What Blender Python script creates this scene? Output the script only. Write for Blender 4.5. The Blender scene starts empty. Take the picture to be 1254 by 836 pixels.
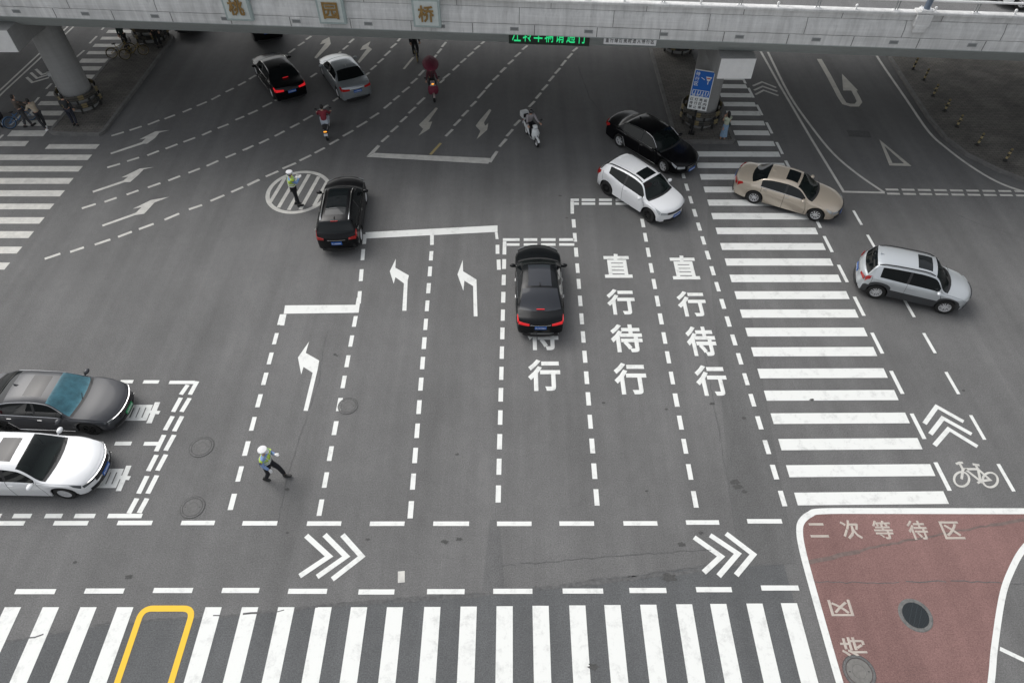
import bpy, bmesh, math, random
from mathutils import Vector, Matrix
random.seed(7)
D=bpy.data
scene=bpy.context.scene
COL=scene.collection
# ---------------------------------------------------------------- camera, world, sun, exposure
F=836.;CX=627.;CY=418.;PITCH=math.radians(49.4);CAMH=19.7
cam=D.cameras.new('camera');cam.sensor_width=36;cam.lens=36*F/1254.;cam.clip_end=2000;cam.clip_start=.5
camo=D.objects.new('camera',cam);COL.objects.link(camo)
camo.location=(0,0,CAMH);camo.rotation_euler=(math.pi/2-PITCH,0,0)
scene.camera=camo
SUN_EL=math.radians(50);SUN_AZ=math.radians(-52)   # direction the light comes from (from +Y clockwise)
w=D.worlds.new('World');scene.world=w;w.use_nodes=True
nt=w.node_tree;nt.nodes.clear()
sky=nt.nodes.new('ShaderNodeTexSky');sky.sky_type='NISHITA';sky.sun_disc=False
sky.sun_elevation=SUN_EL;sky.sun_rotation=SUN_AZ;sky.dust_density=4;sky.air_density=1.2;sky.ozone_density=1.0
hs=nt.nodes.new('ShaderNodeHueSaturation');hs.inputs['Saturation'].default_value=.22
bg=nt.nodes.new('ShaderNodeBackground');bg.inputs[1].default_value=.15
wo=nt.nodes.new('ShaderNodeOutputWorld')
nt.links.new(sky.outputs[0],hs.inputs['Color']);nt.links.new(hs.outputs[0],bg.inputs[0]);nt.links.new(bg.outputs[0],wo.inputs[0])
sl=D.lights.new('sun','SUN');sl.energy=.8;sl.angle=math.radians(50);sl.color=(1,.985,.96)
so=D.objects.new('sun',sl);COL.objects.link(so)
so.rotation_euler=(math.pi/2-SUN_EL,0,math.pi-SUN_AZ);so.location=(0,0,60)
scene.view_settings.view_transform='Standard';scene.view_settings.look='None'
scene.view_settings.exposure=.26;scene.view_settings.gamma=1

# ---------------------------------------------------------------- helpers
S_,C_=math.sin(PITCH),math.cos(PITCH)
def G(px,py,z=0.):
    u=(px-CX)/F;v=(py-CY)/F
    t=(z-CAMH)/(-S_-v*C_)
    return Vector((u*t,(C_-v*S_)*t,z))
def ZI(ox,oy,s):          # reader of coordinates taken in an enlargement of the survey picture
    return lambda x,y:(ox+x/s,oy+y/s)
MATS={}
def mat(name,col,rough=.5,metal=0,coat=0,var=0,scale=4,spec=.5,emit=None,es=1,bump=0,bscale=60,trans=0):
    if name in MATS:return MATS[name]
    m=D.materials.new(name);m.use_nodes=True;n=m.node_tree;b=n.nodes['Principled BSDF']
    b.inputs['Base Color'].default_value=(*col,1);b.inputs['Roughness'].default_value=rough
    b.inputs['Metallic'].default_value=metal;b.inputs['Coat Weight'].default_value=coat
    b.inputs['Coat Roughness'].default_value=.04;b.inputs['Specular IOR Level'].default_value=spec
    tc=n.nodes.new('ShaderNodeTexCoord')
    if emit:
        b.inputs['Emission Color'].default_value=(*emit,1);b.inputs['Emission Strength'].default_value=es
    if var:
        t=n.nodes.new('ShaderNodeTexNoise');t.inputs['Scale'].default_value=scale;t.inputs['Detail'].default_value=6;t.inputs['Roughness'].default_value=.65
        r=n.nodes.new('ShaderNodeValToRGB')
        r.color_ramp.elements[0].position=.3;r.color_ramp.elements[1].position=.7
        r.color_ramp.elements[0].color=(*[c*(1-var) for c in col],1);r.color_ramp.elements[1].color=(*[min(1,c*(1+var)) for c in col],1)
        n.links.new(tc.outputs['Object'],t.inputs['Vector']);n.links.new(t.outputs['Fac'],r.inputs['Fac']);n.links.new(r.outputs[0],b.inputs['Base Color'])
    if bump:
        t=n.nodes.new('ShaderNodeTexNoise');t.inputs['Scale'].default_value=bscale;t.inputs['Detail'].default_value=3
        q=n.nodes.new('ShaderNodeBump');q.inputs['Strength'].default_value=bump;q.inputs['Distance'].default_value=.01
        n.links.new(tc.outputs['Object'],t.inputs['Vector']);n.links.new(t.outputs['Fac'],q.inputs['Height']);n.links.new(q.outputs[0],b.inputs['Normal'])
    if trans:
        tr=n.nodes.new('ShaderNodeBsdfTransparent');tr.inputs[0].default_value=(.62,.72,.70,1)
        mx=n.nodes.new('ShaderNodeMixShader');mx.inputs[0].default_value=trans
        out=n.nodes['Material Output']
        n.links.new(b.outputs[0],mx.inputs[1]);n.links.new(tr.outputs[0],mx.inputs[2]);n.links.new(mx.outputs[0],out.inputs[0])
    MATS[name]=m;return m
def asphalt(name,base,patch=.16,warm=(1,1,1)):
    m=D.materials.new(name);m.use_nodes=True;n=m.node_tree;b=n.nodes['Principled BSDF'];N=n.nodes.new;Lk=n.links.new
    b.inputs['Roughness'].default_value=.82;b.inputs['Specular IOR Level'].default_value=.3
    tc=N('ShaderNodeTexCoord')
    def noise(sc,det=4,rough=.6,stretch=None):
        t=N('ShaderNodeTexNoise');t.inputs['Scale'].default_value=sc;t.inputs['Detail'].default_value=det;t.inputs['Roughness'].default_value=rough
        if stretch:
            mp=N('ShaderNodeMapping');mp.inputs['Scale'].default_value=stretch;Lk(tc.outputs['Object'],mp.inputs[0]);Lk(mp.outputs[0],t.inputs['Vector'])
        else: Lk(tc.outputs['Object'],t.inputs['Vector'])
        return t.outputs['Fac']
    def rng(o,a,bb,lo=.3,hi=.7):
        r=N('ShaderNodeMapRange');r.inputs['From Min'].default_value=lo;r.inputs['From Max'].default_value=hi
        r.inputs['To Min'].default_value=a;r.inputs['To Max'].default_value=bb;Lk(o,r.inputs['Value']);return r.outputs[0]
    def mul(a,c):
        q=N('ShaderNodeMath');q.operation='MULTIPLY';Lk(a,q.inputs[0]);Lk(c,q.inputs[1]);return q.outputs[0]
    big=rng(noise(.16,5),1-patch,1+patch)
    streak=rng(noise(1,4,.6,(1.0,.05,1)),.84,1.10)
    mid=rng(noise(2.6,8,.8),.92,1.09)
    grit=rng(noise(26,3,.8),.62,1.42,.28,.72)
    spk=rng(noise(14,2,.8),1.0,.55,.70,.78)
    v=mul(mul(mul(mul(big,streak),mid),grit),spk)
    cm=N('ShaderNodeVectorMath');cm.operation='SCALE';cm.inputs[0].default_value=[base*q for q in warm];Lk(v,cm.inputs['Scale'])
    Lk(cm.outputs[0],b.inputs['Base Color'])
    bp=N('ShaderNodeBump');bp.inputs['Strength'].default_value=.35;bp.inputs['Distance'].default_value=.01;Lk(noise(55,3),bp.inputs['Height']);Lk(bp.outputs[0],b.inputs['Normal'])
    return m
def paint_mat(name,col,wear=.5,wcol=(.16,.16,.16)):
    m=D.materials.new(name);m.use_nodes=True;n=m.node_tree;b=n.nodes['Principled BSDF'];N=n.nodes.new;Lk=n.links.new
    b.inputs['Roughness'].default_value=.6;b.inputs['Specular IOR Level'].default_value=.35
    tc=N('ShaderNodeTexCoord');t=N('ShaderNodeTexNoise');t.inputs['Scale'].default_value=2.2;t.inputs['Detail'].default_value=9;t.inputs['Roughness'].default_value=.75
    r=N('ShaderNodeValToRGB');r.color_ramp.elements[0].position=.27;r.color_ramp.elements[1].position=.27+.3*wear+.05
    c0=[c*.55+wc*.45 for c,wc in zip(col,wcol)]
    r.color_ramp.elements[0].color=(*c0,1);r.color_ramp.elements[1].color=(*col,1)
    t2=N('ShaderNodeTexNoise');t2.inputs['Scale'].default_value=17;t2.inputs['Detail'].default_value=5;t2.inputs['Roughness'].default_value=.8
    r2=N('ShaderNodeMapRange');r2.inputs['From Min'].default_value=.64;r2.inputs['From Max'].default_value=.74;r2.inputs['To Min'].default_value=0;r2.inputs['To Max'].default_value=wear
    mx=N('ShaderNodeMix');mx.data_type='RGBA';mx.inputs['B'].default_value=(*wcol,1)
    Lk(tc.outputs['Object'],t.inputs['Vector']);Lk(tc.outputs['Object'],t2.inputs['Vector'])
    Lk(t.outputs['Fac'],r.inputs['Fac']);Lk(t2.outputs['Fac'],r2.inputs['Value']);Lk(r2.outputs[0],mx.inputs['Factor']);Lk(r.outputs[0],mx.inputs['A']);Lk(mx.outputs['Result'],b.inputs['Base Color'])
    return m
def link(name,mesh,parent=None,loc=None,rz=None):
    o=D.objects.new(name,mesh);COL.objects.link(o)
    if parent:o.parent=parent
    if loc is not None:o.location=loc
    if rz is not None:o.rotation_euler=(0,0,rz)
    return o
def tag(o,label=None,cat=None,group=None,kind=None):
    for k,v in (('label',label),('category',cat),('group',group),('kind',kind)):
        if v:o[k]=v
    return o
def thing(name,label,cat,loc,rz=0,group=None):
    return tag(link(name,None,None,loc,rz),label,cat,group)
class MB:
    def __init__(s):s.v=[];s.f=[];s.m=[]
    def add(s,vs,fs,mi=0):
        o=len(s.v);s.v+=[tuple(p) for p in vs];s.f+=[tuple(i+o for i in f) for f in fs];s.m+=[mi]*len(fs);return s
    def box(s,c,d,rz=0,mi=0,ry=0,rx=0,bev=0):
        hx,hy,hz=[q/2 for q in d];M=Matrix.Translation(c)@Matrix.Rotation(rz,4,'Z')@Matrix.Rotation(ry,4,'Y')@Matrix.Rotation(rx,4,'X')
        b=min(bev,hx*.9,hy*.9,hz*.9)
        if b<=0:
            vs=[M@Vector((x*hx,y*hy,z*hz)) for z in(-1,1) for y in(-1,1) for x in(-1,1)]
            return s.add(vs,[(0,2,3,1),(4,5,7,6),(0,1,5,4),(2,6,7,3),(0,4,6,2),(1,3,7,5)],mi)
        bm=bmesh.new();bmesh.ops.create_cube(bm,size=1)
        for v in bm.verts:v.co=Vector((v.co.x*d[0],v.co.y*d[1],v.co.z*d[2]))
        bmesh.ops.bevel(bm,geom=bm.edges[:],offset=b,segments=2,affect='EDGES',profile=.6)
        bm.verts.index_update();vs=[M@v.co for v in bm.verts];fs=[[v.index for v in f.verts] for f in bm.faces];bm.free()
        return s.add(vs,fs,mi)
    def tube(s,pts,r,n=8,mi=0,cap=True,squash=None):
        pts=[Vector(p) for p in pts];rs=r if isinstance(r,(list,tuple)) else [r]*len(pts)
        vs=[];fs=[];prev=None
        for i,p in enumerate(pts):
            d=(pts[min(i+1,len(pts)-1)]-pts[max(i-1,0)]).normalized()
            a=prev if prev else (Vector((0,0,1)) if abs(d.z)<.9 else Vector((1,0,0)))
            a=(a-d*a.dot(d))
            a=a.normalized() if a.length>1e-5 else d.orthogonal().normalized()
            prev=a;bq=d.cross(a)
            for k in range(n):
                t=2*math.pi*k/n;vs.append(p+(a*math.cos(t)*(squash or 1)+bq*math.sin(t))*rs[i])
        for i in range(len(pts)-1):
            for k in range(n):fs.append((i*n+k,i*n+(k+1)%n,(i+1)*n+(k+1)%n,(i+1)*n+k))
        if cap:fs.append(tuple(range(n-1,-1,-1)));fs.append(tuple((len(pts)-1)*n+k for k in range(n)))
        return s.add(vs,fs,mi)
    def lathe(s,c,prof,axis='Z',n=24,mi=0,a0=0,a1=2*math.pi):
        # prof: list of (r,h)
        full=abs(a1-a0-2*math.pi)<1e-6;m=n if full else n+1;vs=[];fs=[]
        for r,h in prof:
            for k in range(m):
                t=a0+(a1-a0)*k/n;x,y=r*math.cos(t),r*math.sin(t)
                p={'Z':(x,y,h),'Y':(x,h,y),'X':(h,x,y)}[axis];vs.append(Vector(c)+Vector(p))
        for i in range(len(prof)-1):
            for k in range(n):
                k2=(k+1)%m;fs.append((i*m+k,i*m+k2,(i+1)*m+k2,(i+1)*m+k))
        return s.add(vs,fs,mi)
    def ball(s,c,r,n=12,m=8,mi=0,fn=None):
        rx,ry,rz=(r,r,r) if not isinstance(r,(tuple,list)) else r;vs=[];fs=[]
        for i in range(m+1):
            ph=math.pi*i/m
            for k in range(n):
                t=2*math.pi*k/n;q=Vector((math.sin(ph)*math.cos(t),math.sin(ph)*math.sin(t),math.cos(ph)))
                if fn:q=fn(q)
                vs.append(Vector(c)+Vector((q.x*rx,q.y*ry,q.z*rz)))
        for i in range(m):
            for k in range(n):fs.append((i*n+k,(i+1)*n+k,(i+1)*n+(k+1)%n,i*n+(k+1)%n))
        return s.add(vs,fs,mi)
    def loft(s,rings,mi=0,cap=True,closed=True):
        n=len(rings[0]);vs=[p for r in rings for p in r];fs=[]
        for i in range(len(rings)-1):
            for k in range(n if closed else n-1):fs.append((i*n+k,i*n+(k+1)%n,(i+1)*n+(k+1)%n,(i+1)*n+k))
        if cap:fs.append(tuple(range(n-1,-1,-1)));fs.append(tuple((len(rings)-1)*n+k for k in range(n)))
        return s.add(vs,fs,mi)
    def build(s,name,mats,parent=None,smooth=False,loc=None,rz=None,fix=True):
        me=D.meshes.new(name);me.from_pydata(s.v,[],s.f)
        for m in (mats if isinstance(mats,(list,tuple)) else [mats]):me.materials.append(m)
        me.polygons.foreach_set('material_index',s.m)
        bm=bmesh.new();bm.from_mesh(me)
        if fix:
            bmesh.ops.remove_doubles(bm,verts=bm.verts,dist=.0004)
            bmesh.ops.recalc_face_normals(bm,faces=bm.faces)
        if smooth:
            ang=math.radians(smooth if smooth is not True else 40)
            for f in bm.faces:f.smooth=True
            for e in bm.edges:
                if len(e.link_faces)==2 and e.calc_face_angle(0)>ang:e.smooth=False
        bm.to_mesh(me);bm.free();me.update()
        return link(name,me,parent,loc,rz)
def sheet(name,pts,z,m,parent=None,th=0):
    b=MB();b.add([(p[0],p[1],z) for p in pts],[tuple(range(len(pts)))]);return b.build(name,m,parent)

# ---------------------------------------------------------------- glyphs
_gc={}
def glyph(ch,off=.022):
    k=(ch,off)
    if k in _gc:return _gc[k]
    c=D.curves.new('t','FONT');c.body=ch;c.size=1;c.bevel_depth=off;c.bevel_resolution=0;c.resolution_u=2;c.fill_mode='FRONT'
    o=D.objects.new('t',c);COL.objects.link(o)
    me=D.meshes.new_from_object(o.evaluated_get(bpy.context.evaluated_depsgraph_get()))
    vs=[tuple(v.co) for v in me.vertices];fs=[tuple(p.vertices) for p in me.polygons]
    D.objects.remove(o);D.curves.remove(c);D.meshes.remove(me)
    if not vs:_gc[k]=([],[]);return _gc[k]
    x0=min(v[0] for v in vs);x1=max(v[0] for v in vs);y0=min(v[1] for v in vs);y1=max(v[1] for v in vs)
    if len(ch)==1 and ord(ch)>0x2000 and ch not in '二一':
        pass
    vs=[((x-x0)/(x1-x0) if x1>x0 else .5,(y-y0)/(y1-y0) if y1>y0 else .5,max(-.5,min(1,z/max(off,.001)))) for x,y,z in vs]
    _gc[k]=(vs,fs);return _gc[k]
def put_glyph(mb,ch,O,U,V,off=.022,mi=0):
    vs,fs=glyph(ch,off);O=Vector(O);U=Vector(U);V=Vector(V)
    N=U.cross(V).normalized()*.003
    if abs(N.z)<.5:N=N*2
    mb.add([O+U*a+V*b+N*c for a,b,c in vs],fs,mi)

# ---------------------------------------------------------------- materials
M_ASPH=asphalt('asphalt',.138,.15,(1,.995,.985));M_ASPH2=asphalt('asphalt_dark',.075,.10,(.97,1,1))
M_RED=asphalt('red_surface',.175,.17,(1.2,.70,.645));M_PAVE=None
M_WHITE=paint_mat('road_paint_white',(.74,.75,.725),.55,(.22,.22,.215))
M_WORN=paint_mat('road_paint_worn',(.60,.59,.55),.9)
M_FADE=paint_mat('road_paint_faded',(.55,.53,.47),1.0)
M_YEL=paint_mat('road_paint_yellow',(.80,.50,.03),.25,(.4,.28,.08))
M_TAR=mat('tar',(.105,.105,.105),.85,var=.35,scale=9)
M_STAIN=mat('stain',(.07,.07,.068),.9,var=.3,scale=20)
def paver_mat():
    m=D.materials.new('paver');m.use_nodes=True;n=m.node_tree;b=n.nodes['Principled BSDF'];N=n.nodes.new;Lk=n.links.new
    b.inputs['Roughness'].default_value=.9
    tc=N('ShaderNodeTexCoord');bk=N('ShaderNodeTexBrick');bk.inputs['Scale'].default_value=3.2;bk.inputs['Mortar Size'].default_value=.03
    bk.inputs['Color1'].default_value=(.155,.145,.13,1);bk.inputs['Color2'].default_value=(.12,.114,.104,1);bk.inputs['Mortar'].default_value=(.045,.043,.04,1)
    bk.inputs['Brick Width'].default_value=1.0;bk.inputs['Row Height'].default_value=.5
    t=N('ShaderNodeTexNoise');t.inputs['Scale'].default_value=.8;t.inputs['Detail'].default_value=7
    r=N('ShaderNodeMapRange');r.inputs['From Min'].default_value=.3;r.inputs['From Max'].default_value=.7;r.inputs['To Min'].default_value=.7;r.inputs['To Max'].default_value=1.25
    s=N('ShaderNodeVectorMath');s.operation='SCALE'
    Lk(tc.outputs['Object'],bk.inputs['Vector']);Lk(tc.outputs['Object'],t.inputs['Vector']);Lk(t.outputs['Fac'],r.inputs['Value']);Lk(bk.outputs['Color'],s.inputs[0]);Lk(r.outputs[0],s.inputs['Scale']);Lk(s.outputs[0],b.inputs['Base Color'])
    return m
M_PAVE=paver_mat()
M_KERB=mat('kerb_stone',(.155,.153,.148),.85,var=.25,scale=3)
M_RUB=mat('rubber',(.012,.012,.012),.75);M_DARK=mat('dark_trim',(.015,.015,.016),.5)
M_BLACKMET=mat('black_metal',(.02,.02,.021),.45)
M_CHROME=mat('chrome',(.7,.7,.7),.15,1);M_RIM=mat('rim_alloy',(.75,.75,.76),.35,.35);M_RIMD=mat('rim_dark',(.03,.03,.03),.35,.5)
M_GLASS=mat('car_glass',(.006,.008,.009),.03,spec=.38);M_WIND=mat('windshield_glass',(.012,.018,.018),.03,spec=.75,trans=.6)
M_SHADE=mat('sunshade_glass',(.05,.15,.19),.2,spec=.5,var=.4,scale=3)
M_TAIL=mat('tail_lamp',(.30,.012,.012),.12,spec=.6,emit=(1,.03,.02),es=.03);M_BRAKE=mat('brake_lamp_lit',(.45,.02,.02),.15,emit=(1,.02,.03),es=.35)
M_HEAD=mat('head_lamp',(.55,.58,.60),.08,spec=.8,metal=.3);M_HEADD=mat('head_lamp_dark',(.10,.11,.12),.08,spec=.8,metal=.3)
M_PLB=mat('plate_blue',(.02,.12,.45),.35);M_PLG=mat('plate_green',(.02,.35,.12),.35);M_PLW=mat('plate_white',(.7,.72,.75),.4)
M_ORANGE=mat('orange_lamp',(.8,.3,.03),.2,emit=(1,.36,.04),es=1.1)
M_SEAT=mat('seat_grey',(.07,.065,.06),.8);M_SEATR=mat('seat_red',(.45,.03,.04),.8);M_SEATB=mat('seat_beige',(.32,.28,.22),.8)
M_SKIN=mat('skin',(.45,.27,.19),.55);M_HAIR=mat('hair_black',(.012,.011,.010),.5);M_EYE=mat('eye_dark',(.02,.015,.01),.3)

# ---------------------------------------------------------------- ground and road
b=MB();b.add([(-400,-200,-.03),(400,-200,-.03),(400,600,-.03),(-400,600,-.03)],[(0,1,2,3)])
tag(b.build('ground',mat('ground_grey',(.12,.115,.105),.95,var=.2,scale=.1)),kind='structure')
b=MB();nx,ny=12,12
vs=[(-75+150*i/nx,-25+135*j/ny,0) for j in range(ny+1) for i in range(nx+1)]
b.add(vs,[(j*(nx+1)+i,j*(nx+1)+i+1,(j+1)*(nx+1)+i+1,(j+1)*(nx+1)+i) for j in range(ny) for i in range(nx)])
ROAD=b.build('road',M_ASPH);tag(ROAD,kind='structure')
Z1,Z2,Z3=.004,.008,.012
class Mark:
    def __init__(s,z=Z2):s.b=MB();s.z0=z;s.k=0
    @property
    def z(s):
        return s.z0+(s.k%9)*.0004
    def poly(s,pxs):
        s.k+=1
        p=[G(*q) for q in pxs];s.b.add([(v.x,v.y,s.z) for v in p],[tuple(range(len(p)))]);return s
    def seg(s,a,b,wd,world=False,ends=None):
        s.k+=1
        A=Vector(a[:2]) if world else G(*a).xy;B=Vector(b[:2]) if world else G(*b).xy
        d=(B-A).normalized();n=Vector((-d.y,d.x))*wd/2
        s.b.add([(*(A+n),s.z),(*(A-n),s.z),(*(B-n),s.z),(*(B+n),s.z)],[(0,1,2,3)]);return s
    def path(s,pts,wd,world=False,closed=False):
        s.k+=1
        P=[Vector(p[:2]) if world else G(*p).xy for p in pts];n=len(P);L=[];R=[]
        for i,p in enumerate(P):
            a=P[(i-1)%n] if (closed or i>0) else p;c=P[(i+1)%n] if (closed or i<n-1) else p
            d1=(p-a).normalized() if (p-a).length>1e-6 else (c-p).normalized();d2=(c-p).normalized() if (c-p).length>1e-6 else d1
            n1=Vector((-d1.y,d1.x));n2=Vector((-d2.y,d2.x));m=(n1+n2).normalized();k=wd/2/max(.35,m.dot(n1))
            L.append(p+m*k);R.append(p-m*k)
        vs=[(*q,s.z) for q in L]+[(*q,s.z) for q in R]
        fs=[(i,(i+1)%n,n+(i+1)%n,n+i) for i in range(n if closed else n-1)]
        s.b.add(vs,fs);return s
    def dashes(s,a,b,n,wd,duty=.5,world=False):
        A=Vector(a[:2]) if world else G(*a).xy;B=Vector(b[:2]) if world else G(*b).xy;Lt=(B-A).length;d=(B-A)/Lt
        u=Lt/(n-1+duty)
        for i in range(n):
            j=random.uniform(-.02,.02)*u
            s.seg(A+d*(i*u+j),A+d*(i*u+u*duty+j),wd*random.uniform(.94,1.05),True)
        return s
    def done(s,name,m,parent=None):
        s.b.build(name,m,parent or ROAD,fix=False)
def smooth_path(P,n=6):
    P=[Vector(p) for p in P];out=[]
    for i in range(len(P)-1):
        p0=P[max(i-1,0)];p1=P[i];p2=P[i+1];p3=P[min(i+2,len(P)-1)]
        for k in range(n):
            t=k/n;out.append(.5*((2*p1)+(p2-p0)*t+(2*p0-5*p1+4*p2-p3)*t*t+(3*p1-p0-3*p2+p3)*t**3))
    out.append(P[-1]);return out
LW=.16
# crosswalk in front (long bars towards the viewer)
cw=Mark();tops=[-28.5,16.5,63,109,154,262,306.7,351,396.5,440,484,529.6,574,618,662,707,750,794,838,880,924.5,967]
yt=G(618,741.5).y
for x in tops:
    X=G(x,742).x;dy=(x-618)*.00012
    q=G(x,743-(x>500)*(x-500)/95).y
    cw.b.add([(X-.232,q,Z2),(X+.232,q,Z2),(X+.232,q-5.0,Z2),(X-.232,q-5.0,Z2)],[(0,1,2,3)])
for k in range(1,9):
    X=-14.22-1.04*k
    cw.b.add([(X-.232,yt,Z2),(X+.232,yt,Z2),(X+.232,yt-5.0,Z2),(X-.232,yt-5.0,Z2)],[(0,1,2,3)])
cw.done('crosswalk_marking',M_WHITE)
# right crosswalk
cw=Mark()
def lerp_x(y,a,b):  # x on image line a-b at row y
    return a[0]+(b[0]-a[0])*(y-a[1])/(b[1]-a[1])
rows=[609.8,576,543.6,512,484,457,430.6,406.6,384,361.5,341,321,302,283,265,248.5,232.5,217,203,189,176,163,151,139,128,117,106,96,86.5,77,69]
for i,y in enumerate(rows):
    c=G(900,y);xl=G(lerp_x(y,(849.5,189),(975,612)),y).x;xr=G(lerp_x(y,(955,190),(1158,608)),y).x
    if y<180:xl=G(lerp_x(y,(893,163),(869,96)),y).x+.25
    h=.222;sk=.0125*(y-330)/280
    cw.b.add([(xl,c.y-h-sk*2,Z2),(xr,c.y-h+sk*2,Z2),(xr,c.y+h+sk*2,Z2),(xl,c.y+h-sk*2,Z2)],[(0,1,2,3)])
cw.done('crosswalk_marking',M_WHITE)
# left crosswalks
z=ZI(0,150,3.919);cw=Mark()
for xr,y0,y1 in [(468,105,128),(430,155,182),(385,210,237),(340,267,296),(298,326,356),(248,390,418),(200,455,487),(148,522,556),(92,596,630),(33,672,707)]:
    xl=224 if xr==468 else -260
    a=G(*z(xr,(y0+y1)/2));d=z(xl,(y0+y1)/2);c=G(*d);h=(G(*z(0,y0)).y-G(*z(0,y1)).y)/2*.97
    cw.b.add([(c.x,a.y-h,Z2),(a.x,a.y-h,Z2),(a.x+.04,a.y+h,Z2),(c.x+.04,a.y+h,Z2)],[(0,1,2,3)])
z=ZI(0,0,3.919)
for xl,xr,y0,y1 in [(-30,130,678,703),(46,218,627,655),(95,268,577,605),(140,300,533,556),(188,330,487,507),(228,360,441,462),(270,385,400,419),(300,462,360,380),(350,497,320,340),(385,527,283,303),(420,562,247,262),(450,592,212,227),(485,620,178,192),(515,650,145,160),(545,680,117,130),(575,710,90,102)]:
    ym=(y0+y1)/2;a=G(*z(xr,ym));c=G(*z(xl,ym));h=(G(*z(0,y0)).y-G(*z(0,y1)).y)/2
    cw.b.add([(c.x,a.y-h,Z2),(a.x,a.y-h,Z2),(a.x,a.y+h,Z2),(c.x,a.y+h,Z2)],[(0,1,2,3)])
cw.done('crosswalk_marking',M_WORN)
# dashed bike lane lines at the bottom
m=Mark()
for x0,x1,y in [(-45,-10,640.6),(-10,30,640.6),(66,108,640.3),(144,186.5,640),(222,263,640),(297,339.6,640.5),(376,418,640.8),(453,495.5,641),(530.6,574.5,641),(608.6,651,641),(685,727.5,640.8),(763.4,805,640.6),(840,880.6,639.5),(915,957.4,638),
    (19,68,724),(104,152,723.3),(188,236,722.6),(272,317.5,722.6),(353,400.5,723.6),(439,483,724.4),(523,569,724),(604,652,723.6),(689,738.6,723.3),(770.7,816,722.6),(852.4,896,721.6),(932,978,719.6),(-66,-18,724)]:
    if x0==-10:continue
    A=G(x0,y);B=G(x1,y);m.seg((A.x,A.y),(B.x,B.y),.15,True)
z=ZI(0,600,2.986)
for x0,x1 in [(-150,-60),(-60,5),(48,115),(165,228),(273,348),(395,520)]:
    A=G(*z(x0,94));B=G(*z(x1,94));m.seg((A.x,A.y),(B.x,B.y),.15,True)
m.seg(z(-30,121),z(90,121),.15)
m.done('lane_line_marking',M_WHITE)
# lane lines of the waiting bays
m=Mark()
m.dashes((345.2,385),(282,624),9,LW,.58);m.dashes((435.8,387),(390.5,632),9,LW,.57);m.dashes((445,305),(439.5,372),3,LW,.55);m.path([(447,287),(446,299)],LW)
m.dashes((528.5,307.5),(502.3,634),13,LW,.6);m.seg((529,285),(529,300),LW)
m.seg((609.2,300),(609.3,311),LW);m.seg((610.5,318),(611,330.5),LW)
m.dashes((617.5,317.5),(610,615),12,LW,.62)
m.dashes((702.2,268.5),(731.3,619),15,LW,.6);m.dashes((786.2,268.5),(852.6,621),15,LW,.6)
m.dashes((835.3,210.6),(961,619),17+2,LW,.57)
m.done('lane_line_marking',M_WHITE)
m=Mark()
z6=ZI(300,180,3.919);z2=ZI(280,360,3.2156);z7=ZI(600,120,3.919)
m.poly([z2(222,45),z2(500,43),z2(505,15),z2(520,15),z2(512,74),z2(217,78)]);m.poly([z2(215,79.5),z2(203,124),z2(219,124),z2(228,79.5)])
m.poly([z6(578,410),z6(1212,377),z6(1212,408),z6(580,440)]);m.poly([z6(1199,409.5),z6(1212,409),z6(1217,443),z6(1203,443)]);
m.done('stop_line_marking',M_WHITE)
m=Mark()
def bar7(x0,x1,y0,y1):m.poly([z7(x0,y0),z7(x1,y0),z7(x1,y1),z7(x0,y1)])
for a,c in [(62,142),(162,227),(245,315),(332,405)]:
    bar7(a,c,674,687);bar7(a if a>70 else 80,c,698,710)
m.poly([z7(62,688.5),z7(79,688.5),z7(78,752),z7(60,752)])
for a,c in [(387,427),(440,505),(523,585),(603,665),(684,745)]:
    bar7(a,c,484,496);bar7(a if a>400 else 404,c,502,514)
m.poly([z7(386,497.5),z7(403,497.5),z7(403,556),z7(387,556)])
m.done('stop_line_marking',M_WHITE)
z=ZI(0,420,3.8);m=Mark()
for a,c in [((918,178),(884,240)),((883,256),(845,320)),((848,340),(811,410)),((811,427),(771,500)),((773,518),(733,593)),((731,615),(688,700)),((685,722),(648,790)),
            ((874,195),(842,240)),((842,254),(806,320)),((804,340),(768,405)),((764,427),(727,503)),((729,520),(690,595)),((685,618),(645,700)),((638,722),(600,792))]:
    m.seg(z(*a),z(*c),.16)
for a,c,y in [(788,905,183),(667,740,181),(560,620,180),(670,738,468),(535,612,467),(420,478,466),(450,520,180),(300,370,467)]:
    A=G(*z(a,y));B=G(*z(c,y));m.seg((A.x,A.y),(B.x,B.y),.15,True)
m.done('waiting_bay_marking',M_WHITE)
# dashed guide lines along the right crosswalk and the bike lane
m=Mark()
pts=[(1154,583),(1124,521.6),(1098,468),(1074,420),(1052,375),(1032,335),(1014,299),(1000,270),(984.5,238),(966,204.6),(954.6,181.6),(942,157),(930,135),(919.6,114),(910,97),(901,80)]
for p in pts:
    c=G(*p);m.seg((c.x+.02,c.y-.52),(c.x-.02,c.y+.52),.14,True)
for p in [(1231.6,584.5),(1197,523),(1166,468.8),(1138,420),(1113,377),(1089.5,335),(1067.5,297),(1050,266.7)]:
    c=G(*p);m.seg((c.x+.02,c.y-.5),(c.x-.02,c.y+.5),.12,True)
m.done('lane_line_marking',M_WHITE)
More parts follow.
